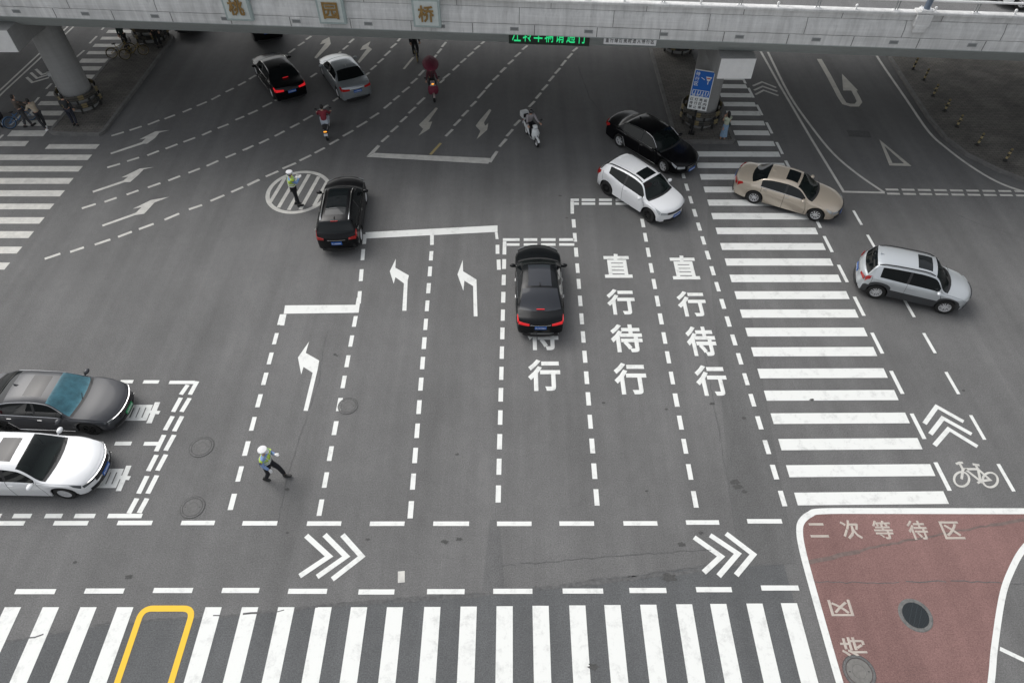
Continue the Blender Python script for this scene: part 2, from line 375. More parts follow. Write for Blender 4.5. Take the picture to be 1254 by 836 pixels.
# chevrons
def chevron(pls,wd,mt=M_WHITE):
    m=Mark()
    for p in pls:m.path(p,wd)
    m.done('chevron_marking',mt)
z=ZI(880,400,3.345)
chevron([[z(843,397),z(893,327),z(1003,389)],[z(867,440),z(918,374),z(1036,440)],[z(884,486),z(942,419),z(1060,491)]],.15)
chevron([[(375,655.5),(403,681),(367,705)],[(397.5,654.5),(424,681),(388.5,706)],[(419.4,654.6),(443,681),(407,709)]],.16)
chevron([[(850,657.6),(883,681),(861.8,700.5)],[(869.6,655),(903.5,677.6),(880,705)],[(889,653),(922.5,678.5),(901.4,704)]],.16)
z=ZI(880,0,3.345)
chevron([[z(140,353),z(178,337),z(236,360)],[z(145,371),z(180,355),z(241,376)],[z(150,389),z(184,371),z(245,393)]],.13,M_WORN)
z=ZI(0,0,3.919)
chevron([[z(128,372),z(155,397),z(235,374)],[z(148,350),z(178,377),z(240,357)],[z(172,333),z(202,360),z(245,345)]],.15,M_WORN)
# arrows
def arrow(polys,mt=M_WHITE):
    m=Mark()
    for p in polys:
        p=[G(*q).xy for q in p]
        from mathutils.geometry import tessellate_polygon
        t=tessellate_polygon([[Vector((*q,0)) for q in p]])
        m.b.add([(*q,Z2) for q in p],t)
    m.done('turn_arrow_marking',mt)
arrow([[z6(*q) for q in [(724,537),(695,597),(714,657),(722,625),(763,655),(755,786),(775,786),(781,640),(787,617),(722,580)]]])
arrow([[z6(*q) for q in [(1045,543),(1020,612),(1048,690),(1053,642),(1095,668),(1098,813),(1116,813),(1111,637),(1047,597)]]])
arrow([[z2(*q) for q in [(317,187),(273,250),(286,317),(295,287),(331,310),(295,459),(312,460),(350,300),(357,262),(304,232)]]])
z5=ZI(0,150,3.919)
arrow([[z5(*q) for q in [(530,147),(533,154),(690,103),(706,103),(745,75),(765,50),(815,38),(745,44),(668,83),(700,78),(680,96)]]],M_WORN)
arrow([[z5(*q) for q in [(444,330),(448,338),(600,287),(625,287),(662,255),(690,226),(740,215),(672,222),(583,265),(615,261),(592,280)]]],M_WORN)
arrow([[z5(*q) for q in [(490,492),(494,500),(650,445),(692,439),(742,385),(812,358),(725,373),(638,415),(680,407),(652,434)]]],M_WORN)
zt=ZI(300,0,3.919)
arrow([[zt(*q) for q in [(333,278),(343,283),(397,230),(412,212),(405,180),(372,196),(360,215),(387,208)]]],M_FADE)
arrow([[zt(*q) for q in [(540,298),(549,305),(598,250),(610,238),(592,224),(603,200),(565,222),(553,242),(585,236)]]],M_FADE)
arrow([[zt(*q) for q in [(916,517),(926,521),(880,587),(899,585),(885,620),(832,653),(855,620),(835,600),(860,575)]]],M_FADE)
arrow([[zt(*q) for q in [(1173,525),(1183,530),(1147,590),(1153,605),(1168,592),(1162,625),(1112,669),(1130,630),(1107,605),(1125,580)]]],M_FADE)
m=Mark();m.seg(zt(762,333),zt(808,277),.14);m.done('lane_line_marking',M_FADE)
z4=ZI(880,0,3.345)
m=Mark();m.path([z4(412,243),z4(452,312),z4(497,398),z4(515,425),z4(540,432),z4(566,432),z4(577,418),z4(568,398),z4(552,370)],.28);m.done('turn_arrow_marking',M_FADE)
arrow([[z4(505,303),z4(510,372),z4(571,372)]],M_FADE)
m=Mark();m.path([z4(668,585),z4(706,674),z4(775,676)],.2,closed=True);m.done('yield_triangle_marking',M_FADE)
# solid and double lines on the right
m=Mark();m.path([z4(150,175),z4(180,225),z4(250,350),z4(375,562),z4(512,786),z4(680,790)],.13)
m.path(smooth_path([z4(185,180),z4(207,225),z4(290,390),z4(380,520),z4(470,630),z4(570,715),z4(678,789)],4),.13)
m.path(smooth_path([z4(610,160),z4(655,242),z4(770,410),z4(860,540),z4(930,605),z4(1030,680),z4(1140,745),z4(1250,785),z4(1400,815)],4),.14);m.done('edge_line_marking',M_WORN)
m=Mark()
for i in range(14):
    x0=684+i*66
    m.seg(z4(x0,777+i*.9),z4(x0+52,777+(i+.8)*.9),.14);m.seg(z4(x0+6,794+i*.9),z4(x0+58,794+(i+.8)*.9),.14)
m.done('stop_line_marking',M_WORN)
# double solid upper left and its dashes
z=ZI(0,0,3.919);m=Mark()
m.path([z(-60,492),z(0,435),z(175,272),z(340,115)],.12);m.path([z(-40,500),z(20,440),z(185,288),z(365,118)],.12)
for a,c in [((430,210),(465,175)),((365,277),(405,243)),((292,345),(330,308)),((222,428),(248,402)),((160,500),(188,468)),((50,602),(102,552)),((-20,680),(15,648)),((488,145),(510,122))]:m.seg(z(*a),z(*c),.13)
m.done('edge_line_marking',M_WORN)
# curved dashed guide lines in the junction
def segs(zz,L):
    for a,bb,c,d in L:m.seg(zz(a,bb),zz(c,d),.145)
m=Mark();z1=ZI(0,0,3.919)
segs(z1,[(535,653,595,635),(622,627,680,608),(710,600,765,578),(790,572,840,553),(877,540,920,522),(945,510,993,490),(1015,480,1057,458),(1083,443,1122,425),(1143,412,1180,393),(1197,380,1230,362)])
segs(zt,[(20,382,52,362),(75,345,105,325),(130,310,155,292),(180,275,200,265),(210,257,240,235),(255,222,285,203),(293,192,318,175)]);m.done('guide_line_marking',M_WORN)
m=Mark();segs(z1,[(515,805,577,787),(610,775,668,757),(707,747,763,725),(795,715,852,693),(880,683,937,662),(970,650,1015,630),(1045,617,1097,597),(1130,577,1172,560),(1193,550,1237,530)])
segs(zt,[(15,550,60,530),(85,515,130,493),(143,485,165,475),(315,372,345,352),(435,270,460,250),(470,240,495,220),(500,208,523,188)]);m.done('guide_line_marking',M_WORN)
m=Mark();segs(z5,[(393,413,460,392),(502,382,560,362),(608,347,665,327),(710,313,770,292),(808,280,865,258),(905,243,960,222),(992,210,1048,185),(1083,170,1132,150),(1165,135,1217,112)])
segs(zt,[(0,720,40,700),(68,690,115,668),(143,655,190,630),(217,615,262,592),(280,580,325,555),(358,530,400,505),(423,487,450,470),(565,372,597,350),(603,337,630,315),(637,305,665,282),(670,270,698,245),(700,232,727,210),(733,200,750,180)]);m.done('guide_line_marking',M_WORN)
m=Mark();segs(z5,[(215,655,290,630),(337,622,403,600),(455,587,530,562),(567,550,633,525),(667,513,738,487),(790,468,860,438),(907,418,970,397),(1010,378,1077,350),(1110,335,1167,310),(1190,300,1243,275)])
segs(z6,[(12,185,70,158),(100,143,160,117),(180,105,245,78),(262,67,318,40),(335,30,383,5)])
segs(zt,[(405,695,450,670),(470,655,520,627),(537,612,587,583),(600,570,643,543),(667,522,703,493),(712,483,742,460),(755,445,790,418),(797,403,827,377),(835,365,860,338),(865,327,892,303),(897,290,920,265),(923,258,943,235),(945,227,965,203),(968,195,985,175)]);m.done('guide_line_marking',M_WORN)
m=Mark();segs(zt,[(655,682,690,652),(700,635,735,605),(745,588,777,560),(785,545,820,515),(827,503,863,470),(935,400,955,383),(950,380,983,355),(997,340,1027,313),(1035,303,1060,282),(1068,273,1097,250),(1100,240,1127,220),(1133,213,1158,193)]);m.done('guide_line_marking',M_WORN)
m=Mark();segs(zt,[(963,655,997,622),(1003,605,1035,573),(1042,560,1072,530),(1083,513,1110,487),(1117,473,1152,435),(1155,428,1183,400),(1190,387,1218,362),(1227,347,1250,325)])
z3=ZI(600,0,3.919);segs(z3,[(50,350,77,325),(87,310,113,288),(120,275,147,253),(155,240,180,220),(187,208,210,188)]);m.done('guide_line_marking',M_WORN)
m=Mark();segs(zt,[(1222,705,1252,668)]);segs(z3,[(0,780,35,727),(45,705,80,668),(80,655,110,622),(117,605,145,577),(150,560,180,530),(187,515,215,487),(220,475,245,447),(250,435,277,407),(283,392,307,365),(312,355,337,328),(342,318,365,290),(372,282,395,258),(397,248,420,230),(423,218,445,198)]);m.done('guide_line_marking',M_WORN)
m=Mark();m.poly([zt(583,754),zt(622,735),zt(1178,760),zt(1168,787)]);m.poly([zt(583,752.5),zt(622,733.5),zt(650,702),zt(636,697)]);m.poly([zt(1169,783),zt(1180,758),zt(1202,727),zt(1213,733)]);m.done('stop_line_marking',M_WORN)
m=Mark();m.seg(zt(890,743),zt(940,688),.14);m.done('centre_line_marking',paint_mat('road_paint_yellow_worn',(.45,.36,.16),.8))
# hatched circle
cc=Vector((-9.98,26.10));R=1.42;m=Mark()
ring=[(cc.x+R*math.cos(t*math.pi/24)*.995,cc.y+R*math.sin(t*math.pi/24)*1.08) for t in range(48)]
m.path(ring,.19,True,True)
d=(G(215,100+180)-G(190,180+100)) # unused helper value
dirv=(G(*z6(268,135)).xy-G(*z6(180,285)).xy).normalized();nv=Vector((-dirv.y,dirv.x))
for k in (-2,-1,0,1,2):
    o=k*.52-.02;h=math.sqrt(max(0,(R*1.03)**2-o*o))-.1
    p=cc+nv*o;m.seg(p-dirv*h,p+dirv*h,.17,True)
m.done('traffic_circle_marking',M_WORN)
# road characters
def road_text(items,mt=M_WHITE,zz=None,off=.028,rot=0):
    m=Mark()
    for ch,x0,x1,y0,y1 in items:
        ym=(y0+y1)/2;a=G(*zz(x0,ym));bq=G(*zz(x1,ym));Y1=G(*zz(x0,y0)).y;Y0=G(*zz(x0,y1)).y
        wd=bq.x-a.x;cx=(a.x+bq.x)/2;h=Y1-Y0
        # remove the slant the bounding box picked up
        if rot==0:put_glyph(m.b,ch,(cx-wd/2,Y0,Z2),(wd,0,0),(0,h,0),off)
        elif rot==90:put_glyph(m.b,ch,(cx+wd/2,Y0,Z2),(0,h,0),(-wd,0,0),off)
        else:put_glyph(m.b,ch,(cx-wd/2,Y1,Z2),(0,-h,0),(wd,0,0),off)
    m.done('road_text_marking',mt)
zc=ZI(580,280,3.484)
road_text([('直',555,671,108,210),('行',569,688,258,367),('待',585,720,408,527),('行',600,738,572,707)],zz=zc)
road_text([('直',841,955,115,217),('行',870,992,267,375),('待',909,1033,417,543),('行',948,1081,582,713)],zz=zc)
road_text([('直',215,320,100,200),('行',225,330,245,350),('待',230,362,395,518),('行',232,370,558,692)],zz=zc)
zl=ZI(0,420,3.8)
road_text([('直',556,744,272,376)],zz=zl,rot=-90,off=.029);road_text([('直',418,606,566,692)],zz=zl,rot=-90,off=.029)
zr=ZI(954,610,3.7)
M_WORNR=paint_mat('red_area_text_paint',(.48,.43,.38),.9,(.2,.13,.12))
road_text([('二',135,217,112,177),('次',283,368,98,185),('等',428,514,100,185),('待',585,672,100,187),('区',738,828,104,185)],M_WORNR,zr,.02)
road_text([('区',228,330,458,533),('待',280,392,628,716)],M_WORNR,zr,.02,90)
# yellow box marking
z=ZI(0,600,2.986);m=Mark()
cA=G(*z(521,432)).xy;cB=G(*z(708,432)).xy;bl=G(*z(428,705)).xy;br=G(*z(625,705)).xy
dl=(bl-cA).normalized();dr_=(br-cB).normalized();dx_=(cB-cA).normalized();rr_=.30
pt=[cA+dl*6,cA+dl*rr_]
for k in range(1,8):
    t_=k/8;pt.append((cA+dl*rr_)*(1-t_)**2+cA*2*t_*(1-t_)+(cA+dx_*rr_)*t_*t_)
pt+=[cA+dx_*rr_,cB-dx_*rr_]
for k in range(1,8):
    t_=k/8;pt.append((cB-dx_*rr_)*(1-t_)**2+cB*2*t_*(1-t_)+(cB+dr_*rr_)*t_*t_)
pt+=[cB+dr_*rr_,cB+dr_*6]
m.path(pt,.17,True)
m.done('box_marking',M_YEL)
# red waiting area
outer=smooth_path([zr(1400,58),zr(1110,58),zr(500,57),zr(200,58),zr(140,72),zr(102,105),zr(93,150),zr(105,230),zr(150,400),zr(275,836),zr(420,1300)],6)
inner=smooth_path([zr(900,1300),zr(960,836),zr(975,680),zr(1010,450),zr(1050,330),zr(1110,225),zr(1200,150),zr(1330,90),zr(1400,75)],6)
P=[G(*q).xy for q in outer]+[G(*q).xy for q in inner]
from mathutils.geometry import tessellate_polygon
b=MB();b.add([(*q,Z1) for q in P],tessellate_polygon([[Vector((*q,0)) for q in P]]));tag(b.build('waiting_area_surface',M_RED,ROAD,fix=False),'dull red painted road surface')
m=Mark();m.path(outer,.2);m.path(inner,.17);m.seg(zr(1000,680),zr(1400,870),.12);m.done('edge_line_marking',M_WHITE)
# painted bicycle
z=ZI(880,400,3.345);m=Mark()
def ringpx(zz,cx,cy,rx,ry,wd,n=20):m.path([zz(cx+rx*math.cos(2*math.pi*k/n),cy+ry*math.sin(2*math.pi*k/n)) for k in range(n)],wd,closed=True)
ringpx(z,995,624,31,30,.07);ringpx(z,1112,627,31,30,.07)
for pl in [[(995,624),(1000,583),(985,557),(972,562)],[(985,557),(1000,556)],[(1000,583),(1062,583),(1072,632),(1010,583)],[(1072,632),(1112,627),(1062,583),(1050,563)],[(1040,563),(1068,567)],[(1060,640),(1088,625)]]:m.path([z(*q) for q in pl],.08)
m.done('bicycle_symbol_marking',M_WORN)
# tar seams, cracks, oil stains, tyre-dark patches
random.seed(3)
def crack(pts,wd,name='tar_seam_marking',mt=M_TAR,zz=.0055):
    m=Mark(zz);P=[G(*p).xy for p in pts];out=[]
    for i in range(len(P)-1):
        n=max(2,int((P[i+1]-P[i]).length/.18))
        for k in range(n):
            q=P[i].lerp(P[i+1],k/n);out.append(q+Vector((random.uniform(-.03,.03),random.uniform(-.03,.03))))
    out.append(P[-1]);a=0
    while a<len(out)-2:
        k=random.randint(3,14);ww=wd*random.uniform(.5,1.3)
        for i in range(a,min(a+k,len(out)-1)):
            m.k=i;d=(out[i+1]-out[i])*.08;m.seg(out[i]-d,out[i+1]+d,ww,True)
        a+=k+random.randint(0,1)
    m.done(name,mt)
crack([(-20,790),(140,762),(300,752),(420,738),(560,727),(640,722),(760,706),(870,692),(960,690)],.045)
crack([(250,757),(420,740),(600,728),(760,711),(830,700)],.07);crack([(700,716),(780,707),(860,698)],.12)
crack([(600,693),(700,685),(800,677),(900,671)],.02);crack([(995,712),(1070,713),(1150,711),(1254,714)],.022,zz=.0065)
crack([(402,404),(395,430),(390,470),(365,540),(350,590),(340,640)],.02);crack([(1170,262),(1200,275),(1254,292)],.02)
crack([(900,520),(895,560),(905,620),(900,690)],.02)
crack([(990,688),(1080,668),(1160,652),(1254,636)],.10,mt=mat('seam_repair',(.155,.115,.105),.9,var=.25,scale=6),zz=.0065)
def blot(px,py,r,asp=.6):
    c=G(px,py);b=MB();n=18;vs=[]
    for k in range(n):
        t=2*math.pi*k/n;q=r*random.uniform(.6,1.2);vs.append((c.x+q*math.cos(t),c.y+q*math.sin(t)*asp,.0095))
    b.add(vs,[tuple(range(n))]);b.build('stain_marking',M_STAIN,ROAD,fix=False)
for q in [(834,666,.13),(727,816,.16),(820,707,.22),(904,596,.16),(912,602,.1),(911,512,.09),(994,489.5,.09),(792,601,.06),(352,599,.08),(352,652,.06),(560,556,.07),(158,706,.12),(410,434,.07),(413,435.5,.05),(694,267,.07),(686,240,.08),(739,493,.07),(816,501,.07),(872,494,.1),(92,688,.07),(1180,478,.07),(545,663,.12),(562,660,.1),(450,660,.07),(900,590,.18),(858,652,.08)]:
    blot(*q)
# resurfaced band under the front crosswalk and old repair strips
def patchsheet(pxs,m,z_=.0025):
    P=[G(*q).xy for q in pxs];b=MB();b.add([(*q,z_) for q in P],tessellate_polygon([[Vector((*q,0)) for q in P]]));b.build('road_surface_patch',m,ROAD,fix=False)
patchsheet([(-400,830),(-20,791),(140,763),(300,753),(420,739),(560,728),(640,723),(760,707),(870,693),(960,691),(1000,836),(1100,1400),(-900,1400)],asphalt('asphalt_resurfaced',.108,.10,(.97,1,1.02)))
patchsheet([(868,150),(880,150),(905,300),(935,470),(975,690),(905,694),(893,600),(880,450),(866,300)],asphalt('asphalt_strip',.122,.12,(1,1,.99)),.0030)
patchsheet([(600,636),(612,636),(618,722),(590,724)],asphalt('asphalt_strip2',.118,.1,(1,1,1)),.0030)
crack([(826,150),(845,300),(868,460),(900,640)],.018)
crack([(700,60),(722,120),(745,150)],.03)
m=Mark();m.path([(491.5,699),(491.5,713)],.2);m.done('paint_patch_marking',M_WORN)
# manhole covers and drain
def manhole(px,py,r,label,grate=False,mt=None):
    c=G(px,py);b=MB()
    if not grate:
        b.lathe((0,0,0),[(r*1.28,.006),(r*1.25,.010),(r*1.23,.006)],n=36,mi=1);b.lathe((0,0,0),[(r*1.03,.0115),(r*1.01,.013),(r*.985,.0115)],n=36,mi=1)
        b.lathe((0,0,0),[(r*1.22,.0108),(r*1.05,.0108)],n=36,mi=2);b.lathe((0,0,0),[(r*.97,.011),(r*.7,.0125),(.001,.0125)],n=36,mi=0)
        b.lathe((0,0,0),[(r*.55,.0128),(r*.54,.014),(r*.53,.0128)],n=24,mi=1);b.box((r*.75,0,.0135),(.05,.03,.004),mi=1);b.box((-r*.75,0,.0135),(.05,.03,.004),mi=1)
        ms=[mat('manhole_iron',(.125,.124,.122),.8,.0,var=.2,scale=12),mat('manhole_dark',(.075,.075,.074),.8),M_ASPH]
        if mt:ms[0]=mt
    else:
        b.lathe((0,0,0),[(r*1.3,.006),(r*1.22,.014),(r*1.0,.014)],n=36,mi=0);b.lathe((0,0,0),[(r*1.0,.009),(.001,.009)],n=36,mi=1)
        for k in range(-9,10):
            o=k*r*.105;h=math.sqrt(max(.0,r*r-o*o))
            b.box((o*.5,o*.86,.013),(2*h,.022,.008),rz=-math.radians(30),mi=2)
        for o in (-.35,0,.35):
            h=math.sqrt(r*r-(o*r)**2);b.box((o*r*.86,-o*r*.5,.018),(.014,2*h,.006),rz=-math.radians(30),mi=2)
        ms=[mat('grate_frame',(.135,.135,.13),.8,var=.35,scale=8),mat('grate_hole',(.008,.008,.01),.9),mat('grate_bar',(.045,.055,.06),.5,.4)]
    o=b.build('manhole_cover' if not grate else 'drain_grate',ms,loc=(c.x,c.y,.003));tag(o,label,'manhole cover' if not grate else 'drain grate')
manhole(247,547,.32,'round manhole cover level with the waiting white and grey cars')
manhole(236,621,.30,'round manhole cover just above the dashed lane edge, below another cover')
manhole(426,497,.28,'round manhole cover touching a dashed lane line below the turn arrow')
manhole(1052,822,.34,'grey round manhole cover at the bottom of the red painted area',mt=mat('manhole_grey',(.17,.165,.155),.8,var=.2,scale=9))
manhole(1121,753,.36,'dark round drain grate in the red painted waiting area',True)
c=G(1052,164);b=MB();b.box((0,0,.008),(1.1,.55,.01));tag(b.build('utility_cover',mat('manhole_dark2',(.085,.085,.085),.8,var=.3,scale=9),loc=(c.x,c.y,0),rz=-.1),'dark rectangular service cover between the U-turn arrow and triangle','utility cover')

# ---------------------------------------------------------------- raised islands and plaza
def island(name,pxs,extra=(),h=.14):
    P=[G(*p).xy for p in pxs]+[Vector(e) for e in extra];n=len(P)
    cen=sum(P,Vector((0,0)))/n
    area=sum(P[i].x*P[(i+1)%n].y-P[(i+1)%n].x*P[i].y for i in range(n));sg=1 if area>0 else -1
    IN=[]
    for i in range(n):
        d1=(P[i]-P[i-1]).normalized();d2=(P[(i+1)%n]-P[i]).normalized();n1=Vector((-d1.y,d1.x))*sg;n2=Vector((-d2.y,d2.x))*sg
        mm=(n1+n2).normalized();IN.append(P[i]+mm*.16/max(.4,mm.dot(n1)))
    b=MB();vs=[(*p,0) for p in P]+[(*p,h) for p in P]+[(*p,h) for p in IN]+[(*p,h-.012) for p in IN]
    fs=[];[fs.extend([(i,(i+1)%n,n+(i+1)%n,n+i),(n+i,n+(i+1)%n,2*n+(i+1)%n,2*n+i),(2*n+i,2*n+(i+1)%n,3*n+(i+1)%n,3*n+i)]) for i in range(n)]
    b.add(vs,fs);k=b.build(name+'_kerb',M_KERB);tag(k,kind='structure')
    b=MB();b.add([(*p,h-.012) for p in IN],tessellate_polygon([[Vector((*p,0)) for p in IN]]));tag(b.build(name,M_PAVE),kind='structure')
z=ZI(0,0,3.919)
LI=[z(238,640),z(260,650),z(478,655),z(505,640),z(835,195),z(838,180),z(825,170),z(640,165),z(590,215),z(430,410)]
island('traffic_island_pavement',LI)
z3=ZI(600,0,3.919)
island('median_pavement',[z3(905,690),z3(1165,692),z3(1175,680),z3(1140,600),z3(1060,430),z3(945,200),z3(890,100),z3(730,100),z3(762,235),z3(868,620),z3(880,665)])
island('pavement',[z4(640,160),z4(700,250),z4(760,345),z4(850,485),z4(920,570),z4(1010,640),z4(1130,700),z4(1260,752)],extra=[(40,29.2),(70,28.5),(70,80),(33,80)])

# ---------------------------------------------------------------- bridge
def concrete(name,col,streak=.2):
    m=D.materials.new(name);m.use_nodes=True;n=m.node_tree;b=n.nodes['Principled BSDF'];N=n.nodes.new;Lk=n.links.new
    b.inputs['Roughness'].default_value=.85
    tc=N('ShaderNodeTexCoord')
    def nz(st,sc,lo,hi,f0=.3,f1=.7):
        mp=N('ShaderNodeMapping');mp.inputs['Scale'].default_value=st;t=N('ShaderNodeTexNoise');t.inputs['Scale'].default_value=sc;t.inputs['Detail'].default_value=7;t.inputs['Roughness'].default_value=.7
        r=N('ShaderNodeMapRange');r.inputs['From Min'].default_value=f0;r.inputs['From Max'].default_value=f1;r.inputs['To Min'].default_value=lo;r.inputs['To Max'].default_value=hi
        Lk(tc.outputs['Object'],mp.inputs[0]);Lk(mp.outputs[0],t.inputs['Vector']);Lk(t.outputs['Fac'],r.inputs['Value']);return r.outputs[0]
    def mul(a,c):
        q=N('ShaderNodeMath');q.operation='MULTIPLY';Lk(a,q.inputs[0]);Lk(c,q.inputs[1]);return q.outputs[0]
    v=mul(mul(nz((1,1,1),.35,1-streak*.6,1+streak*.5),nz((3.5,3.5,.35),1,1-streak,1+streak*.5)),nz((.25,1,6),1.3,1-streak*.5,1+streak*.4))
    v=mul(v,nz((5,5,.5),1.2,1,1-streak*1.3,.58,.75))
    s=N('ShaderNodeVectorMath');s.operation='SCALE';s.inputs[0].default_value=col;Lk(v,s.inputs['Scale']);Lk(s.outputs[0],b.inputs['Base Color'])
    return m
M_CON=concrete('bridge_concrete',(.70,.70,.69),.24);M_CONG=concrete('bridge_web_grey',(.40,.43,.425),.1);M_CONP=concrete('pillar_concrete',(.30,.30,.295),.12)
M_JOINT=mat('joint_dark',(.17,.17,.165),.9)
BA=math.atan(-.0765)
BR=link('overpass_bridge',None,None,(0,28.72,0),BA);tag(BR,'long pale concrete overpass spanning the top of the junction on round piers','bridge')
X0,X1=-75,75;BW=15.6
def ext(b,prof,x0=X0,x1=X1,mi=0,closed=False,n=30):
    rings=[[(x0+(x1-x0)*i/n,t,zz) for t,zz in prof] for i in range(n+1)]
    b.loft(rings,mi,cap=closed,closed=closed)
prof=[(1.0,5.35),(0,6.17),(0,6.2),(0,6.60),(.05,6.605),(.05,6.63),(.0,6.635),(.0,6.95),(.10,7.26),(.13,7.265),(.13,7.285),(.07,7.29),(.07,7.52),(-.03,7.54),(-.03,7.62),(.0,7.645),(.27,7.645),(.29,7.43)]
far=[(BW-t,zz) for t,zz in reversed(prof)]
b=MB();ext(b,prof[2:]);ext(b,far[:-2]);b.build('fascia',M_CON,BR,smooth=30)
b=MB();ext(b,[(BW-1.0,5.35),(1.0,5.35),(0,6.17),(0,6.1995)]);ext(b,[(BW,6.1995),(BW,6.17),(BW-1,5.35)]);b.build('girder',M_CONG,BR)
b=MB();ext(b,[(.29,7.43),(BW-.29,7.43)]);dk=b.build('deck',asphalt('deck_asphalt',.15,.05),BR)
b=MB();ext(b,[(.6,7.436),(.74,7.436)]);ext(b,[(4.2,7.436),(4.35,7.436)],-75,75);b.build('lane_line',M_WORN,dk)
# joints and drains
b=MB();
for i in range(-25,26):
    b.box((i*2.62+.95,-.002,6.40),(.03,.008,.40))
    b.box((i*3.9+.3,-.002,6.79),(.022,.008,.31),ry=0);b.box((i*3.9+.3,.048,7.105),(.022,.008,.33),rx=math.radians(-17.9))
    b.box((i*3.9+1.6,.066,7.40),(.022,.008,.22))
b.build('concrete_seam',M_JOINT,BR)
b=MB();b.box((0,-.006,6.42),(.36,.012,.15),mi=0);b.box((0,-.014,6.425),(.28,.012,.075),mi=1)
dr=b.build('drain_outlet',[mat('drain_frame',(.30,.31,.31),.8),mat('drain_dark',(.2,.21,.21),.8)],BR)
def repeat(o,parent,locs,rzs=None):
    o.location=locs[0]
    if rzs:o.rotation_euler=(0,0,rzs[0])
    for i,l in enumerate(locs[1:]):
        c=o.copy();COL.objects.link(c);c.parent=parent;c.location=l
        if rzs:c.rotation_euler=(0,0,rzs[i+1])
repeat(dr,BR,[(i*3.12+.1,0,0) for i in range(-8,9)])
# railing
b=MB();M_RAIL=mat('rail_white',(.85,.85,.84),.4,var=.06);b.tube([(X0,.12,8.05),(X1,.12,8.05)],.048,8)
rl=b.build('guard_railing',M_RAIL,BR,smooth=True)
pb=MB();pb.box((-.04,0,.21),(.03,.05,.42),mi=0);pb.box((.06,0,.21),(.03,.05,.42),mi=0);pb.box((.01,0,.01),(.24,.14,.03),mi=1)
first=pb.build('railing_post',[mat('post_grey',(.28,.29,.29),.5,.3),M_RAIL],rl)
first.location=(-6*3.06,.12,7.645)
for i in range(-5,14):
    o=first.copy();COL.objects.link(o);o.parent=rl;o.location=(i*3.06,.12,7.645)
    if i<13:
        pass
b=MB();b.tube([(0,.1,7.64),(0,.1,7.76)],[.05,.035],8);b.ball((0,.1,7.79),.06,8,6)
repeat(b.build('rail_bracket',M_RAIL,rl),rl,[(i*3.06+1.5,0,0) for i in range(-6,13)])
# piers
def BX(px,py,z):     # bridge-local x of a point seen at px,py at height z
    p=G(px,py,z);v=Matrix.Rotation(-BA,3,'Z')@(p-Vector((0,28.72,0)));return v
def pier(X,Y,zt,label,beam=None):
    t=thing('bridge_pier',label,'bridge pier',(X,Y,.1),0,'round concrete piers under the overpass')
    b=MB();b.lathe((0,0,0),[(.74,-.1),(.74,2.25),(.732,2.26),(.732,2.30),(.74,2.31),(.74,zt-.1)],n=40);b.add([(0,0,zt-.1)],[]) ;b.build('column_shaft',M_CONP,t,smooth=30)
    b=MB();b.box((-.62,-.46,2.02),(.22,.2,.18),rz=.5);b.tube([(-.72,-.3,1.95),(-.72,-.3,.1)],.03,6);b.build('conduit_box',mat('pipe_grey',(.4,.41,.4),.6),t)
    if beam:
        y0,y1,zb,zt2=beam
        b=MB();hw=.76;zz=[(y0,zb,zt2),(y0+1.2,zb,zt2),(-.2,zb-.12,zt2),(y1,zb-.12,zt2)]
        ox=-.28 if X<0 else 0
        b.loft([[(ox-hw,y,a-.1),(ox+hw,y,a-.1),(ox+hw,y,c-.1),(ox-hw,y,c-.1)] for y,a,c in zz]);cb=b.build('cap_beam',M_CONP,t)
        b=MB();b.box((ox,y0-.012,(zb+zt2)/2-.1),(2*hw-.02,.02,zt2-zb-.02));b.build('end_face',mat('white_cap_paint',(.72,.72,.71),.7,var=.05),cb)
    return t
pier(9.75,31.95,4.45,'right-hand front round pier beside the blue road sign',(-3.65,9,4.42,5.34))
pier(-22.98,33.5,4.6,'left-hand front round pier, at the near end of its traffic island',(-3.2,9,4.62,5.62))
pier(9.9,39.85,5.34,'round pier behind the sign pier at the back of the median')
pier(-21.9,41.2,5.34,'round pier behind the parked yellow bicycles')
# steel bumper rings round the piers
M_HAZY=mat('guard_yellow',(.20,.16,.08),.7,var=.3,scale=9);M_HAZB=mat('guard_black',(.03,.03,.028),.7);M_GUARD=mat('guard_steel',(.07,.065,.055),.6,.2,var=.4,scale=8)
def guard(X,Y,label,open_at=0):
    t=thing('pier_guard',label,'guard rail',(X,Y,.13),open_at,'steel guard rings round the bridge piers')
    for hz in (.42,.86):
        b=MB();n=24
        for k in range(n):
            a0=2*math.pi*k/n;a1=2*math.pi*(k+1)/n
            rings=[]
            for j in range(3):
                a=a0+(a1-a0)*j/2;rings.append([(r*math.cos(a),r*math.sin(a),hz+h) for r,h in ((1.02,-.12),(1.08,-.06),(1.02,0),(1.08,.06),(1.02,.12),(.98,.12),(1.04,.06),(.98,0),(1.04,-.06),(.98,-.12))])
            b.loft(rings,mi=(0 if k%4 else 1) if k%2==0 else 2,cap=False)
        b.build('bumper_ring',[M_GUARD,M_HAZY,M_HAZB if hz<.6 else M_GUARD],t)
    b=MB();b.box((.93,0,.48),(.08,.08,.96))
    repeat(b.build('guard_post',M_HAZB,t),t,[(0,0,0)]*10,[2*math.pi*k/10+.3 for k in range(10)])
guard(9.75,31.95,'striped steel guard ring around the pier beside the blue sign')
guard(-22.98,33.5,'striped steel guard ring around the left front pier',1)
guard(9.9,39.85,'dark steel guard ring around the pier behind the sign pier',2)
guard(-21.9,41.2,'dark steel guard ring around the pier by the parked bicycles',3)
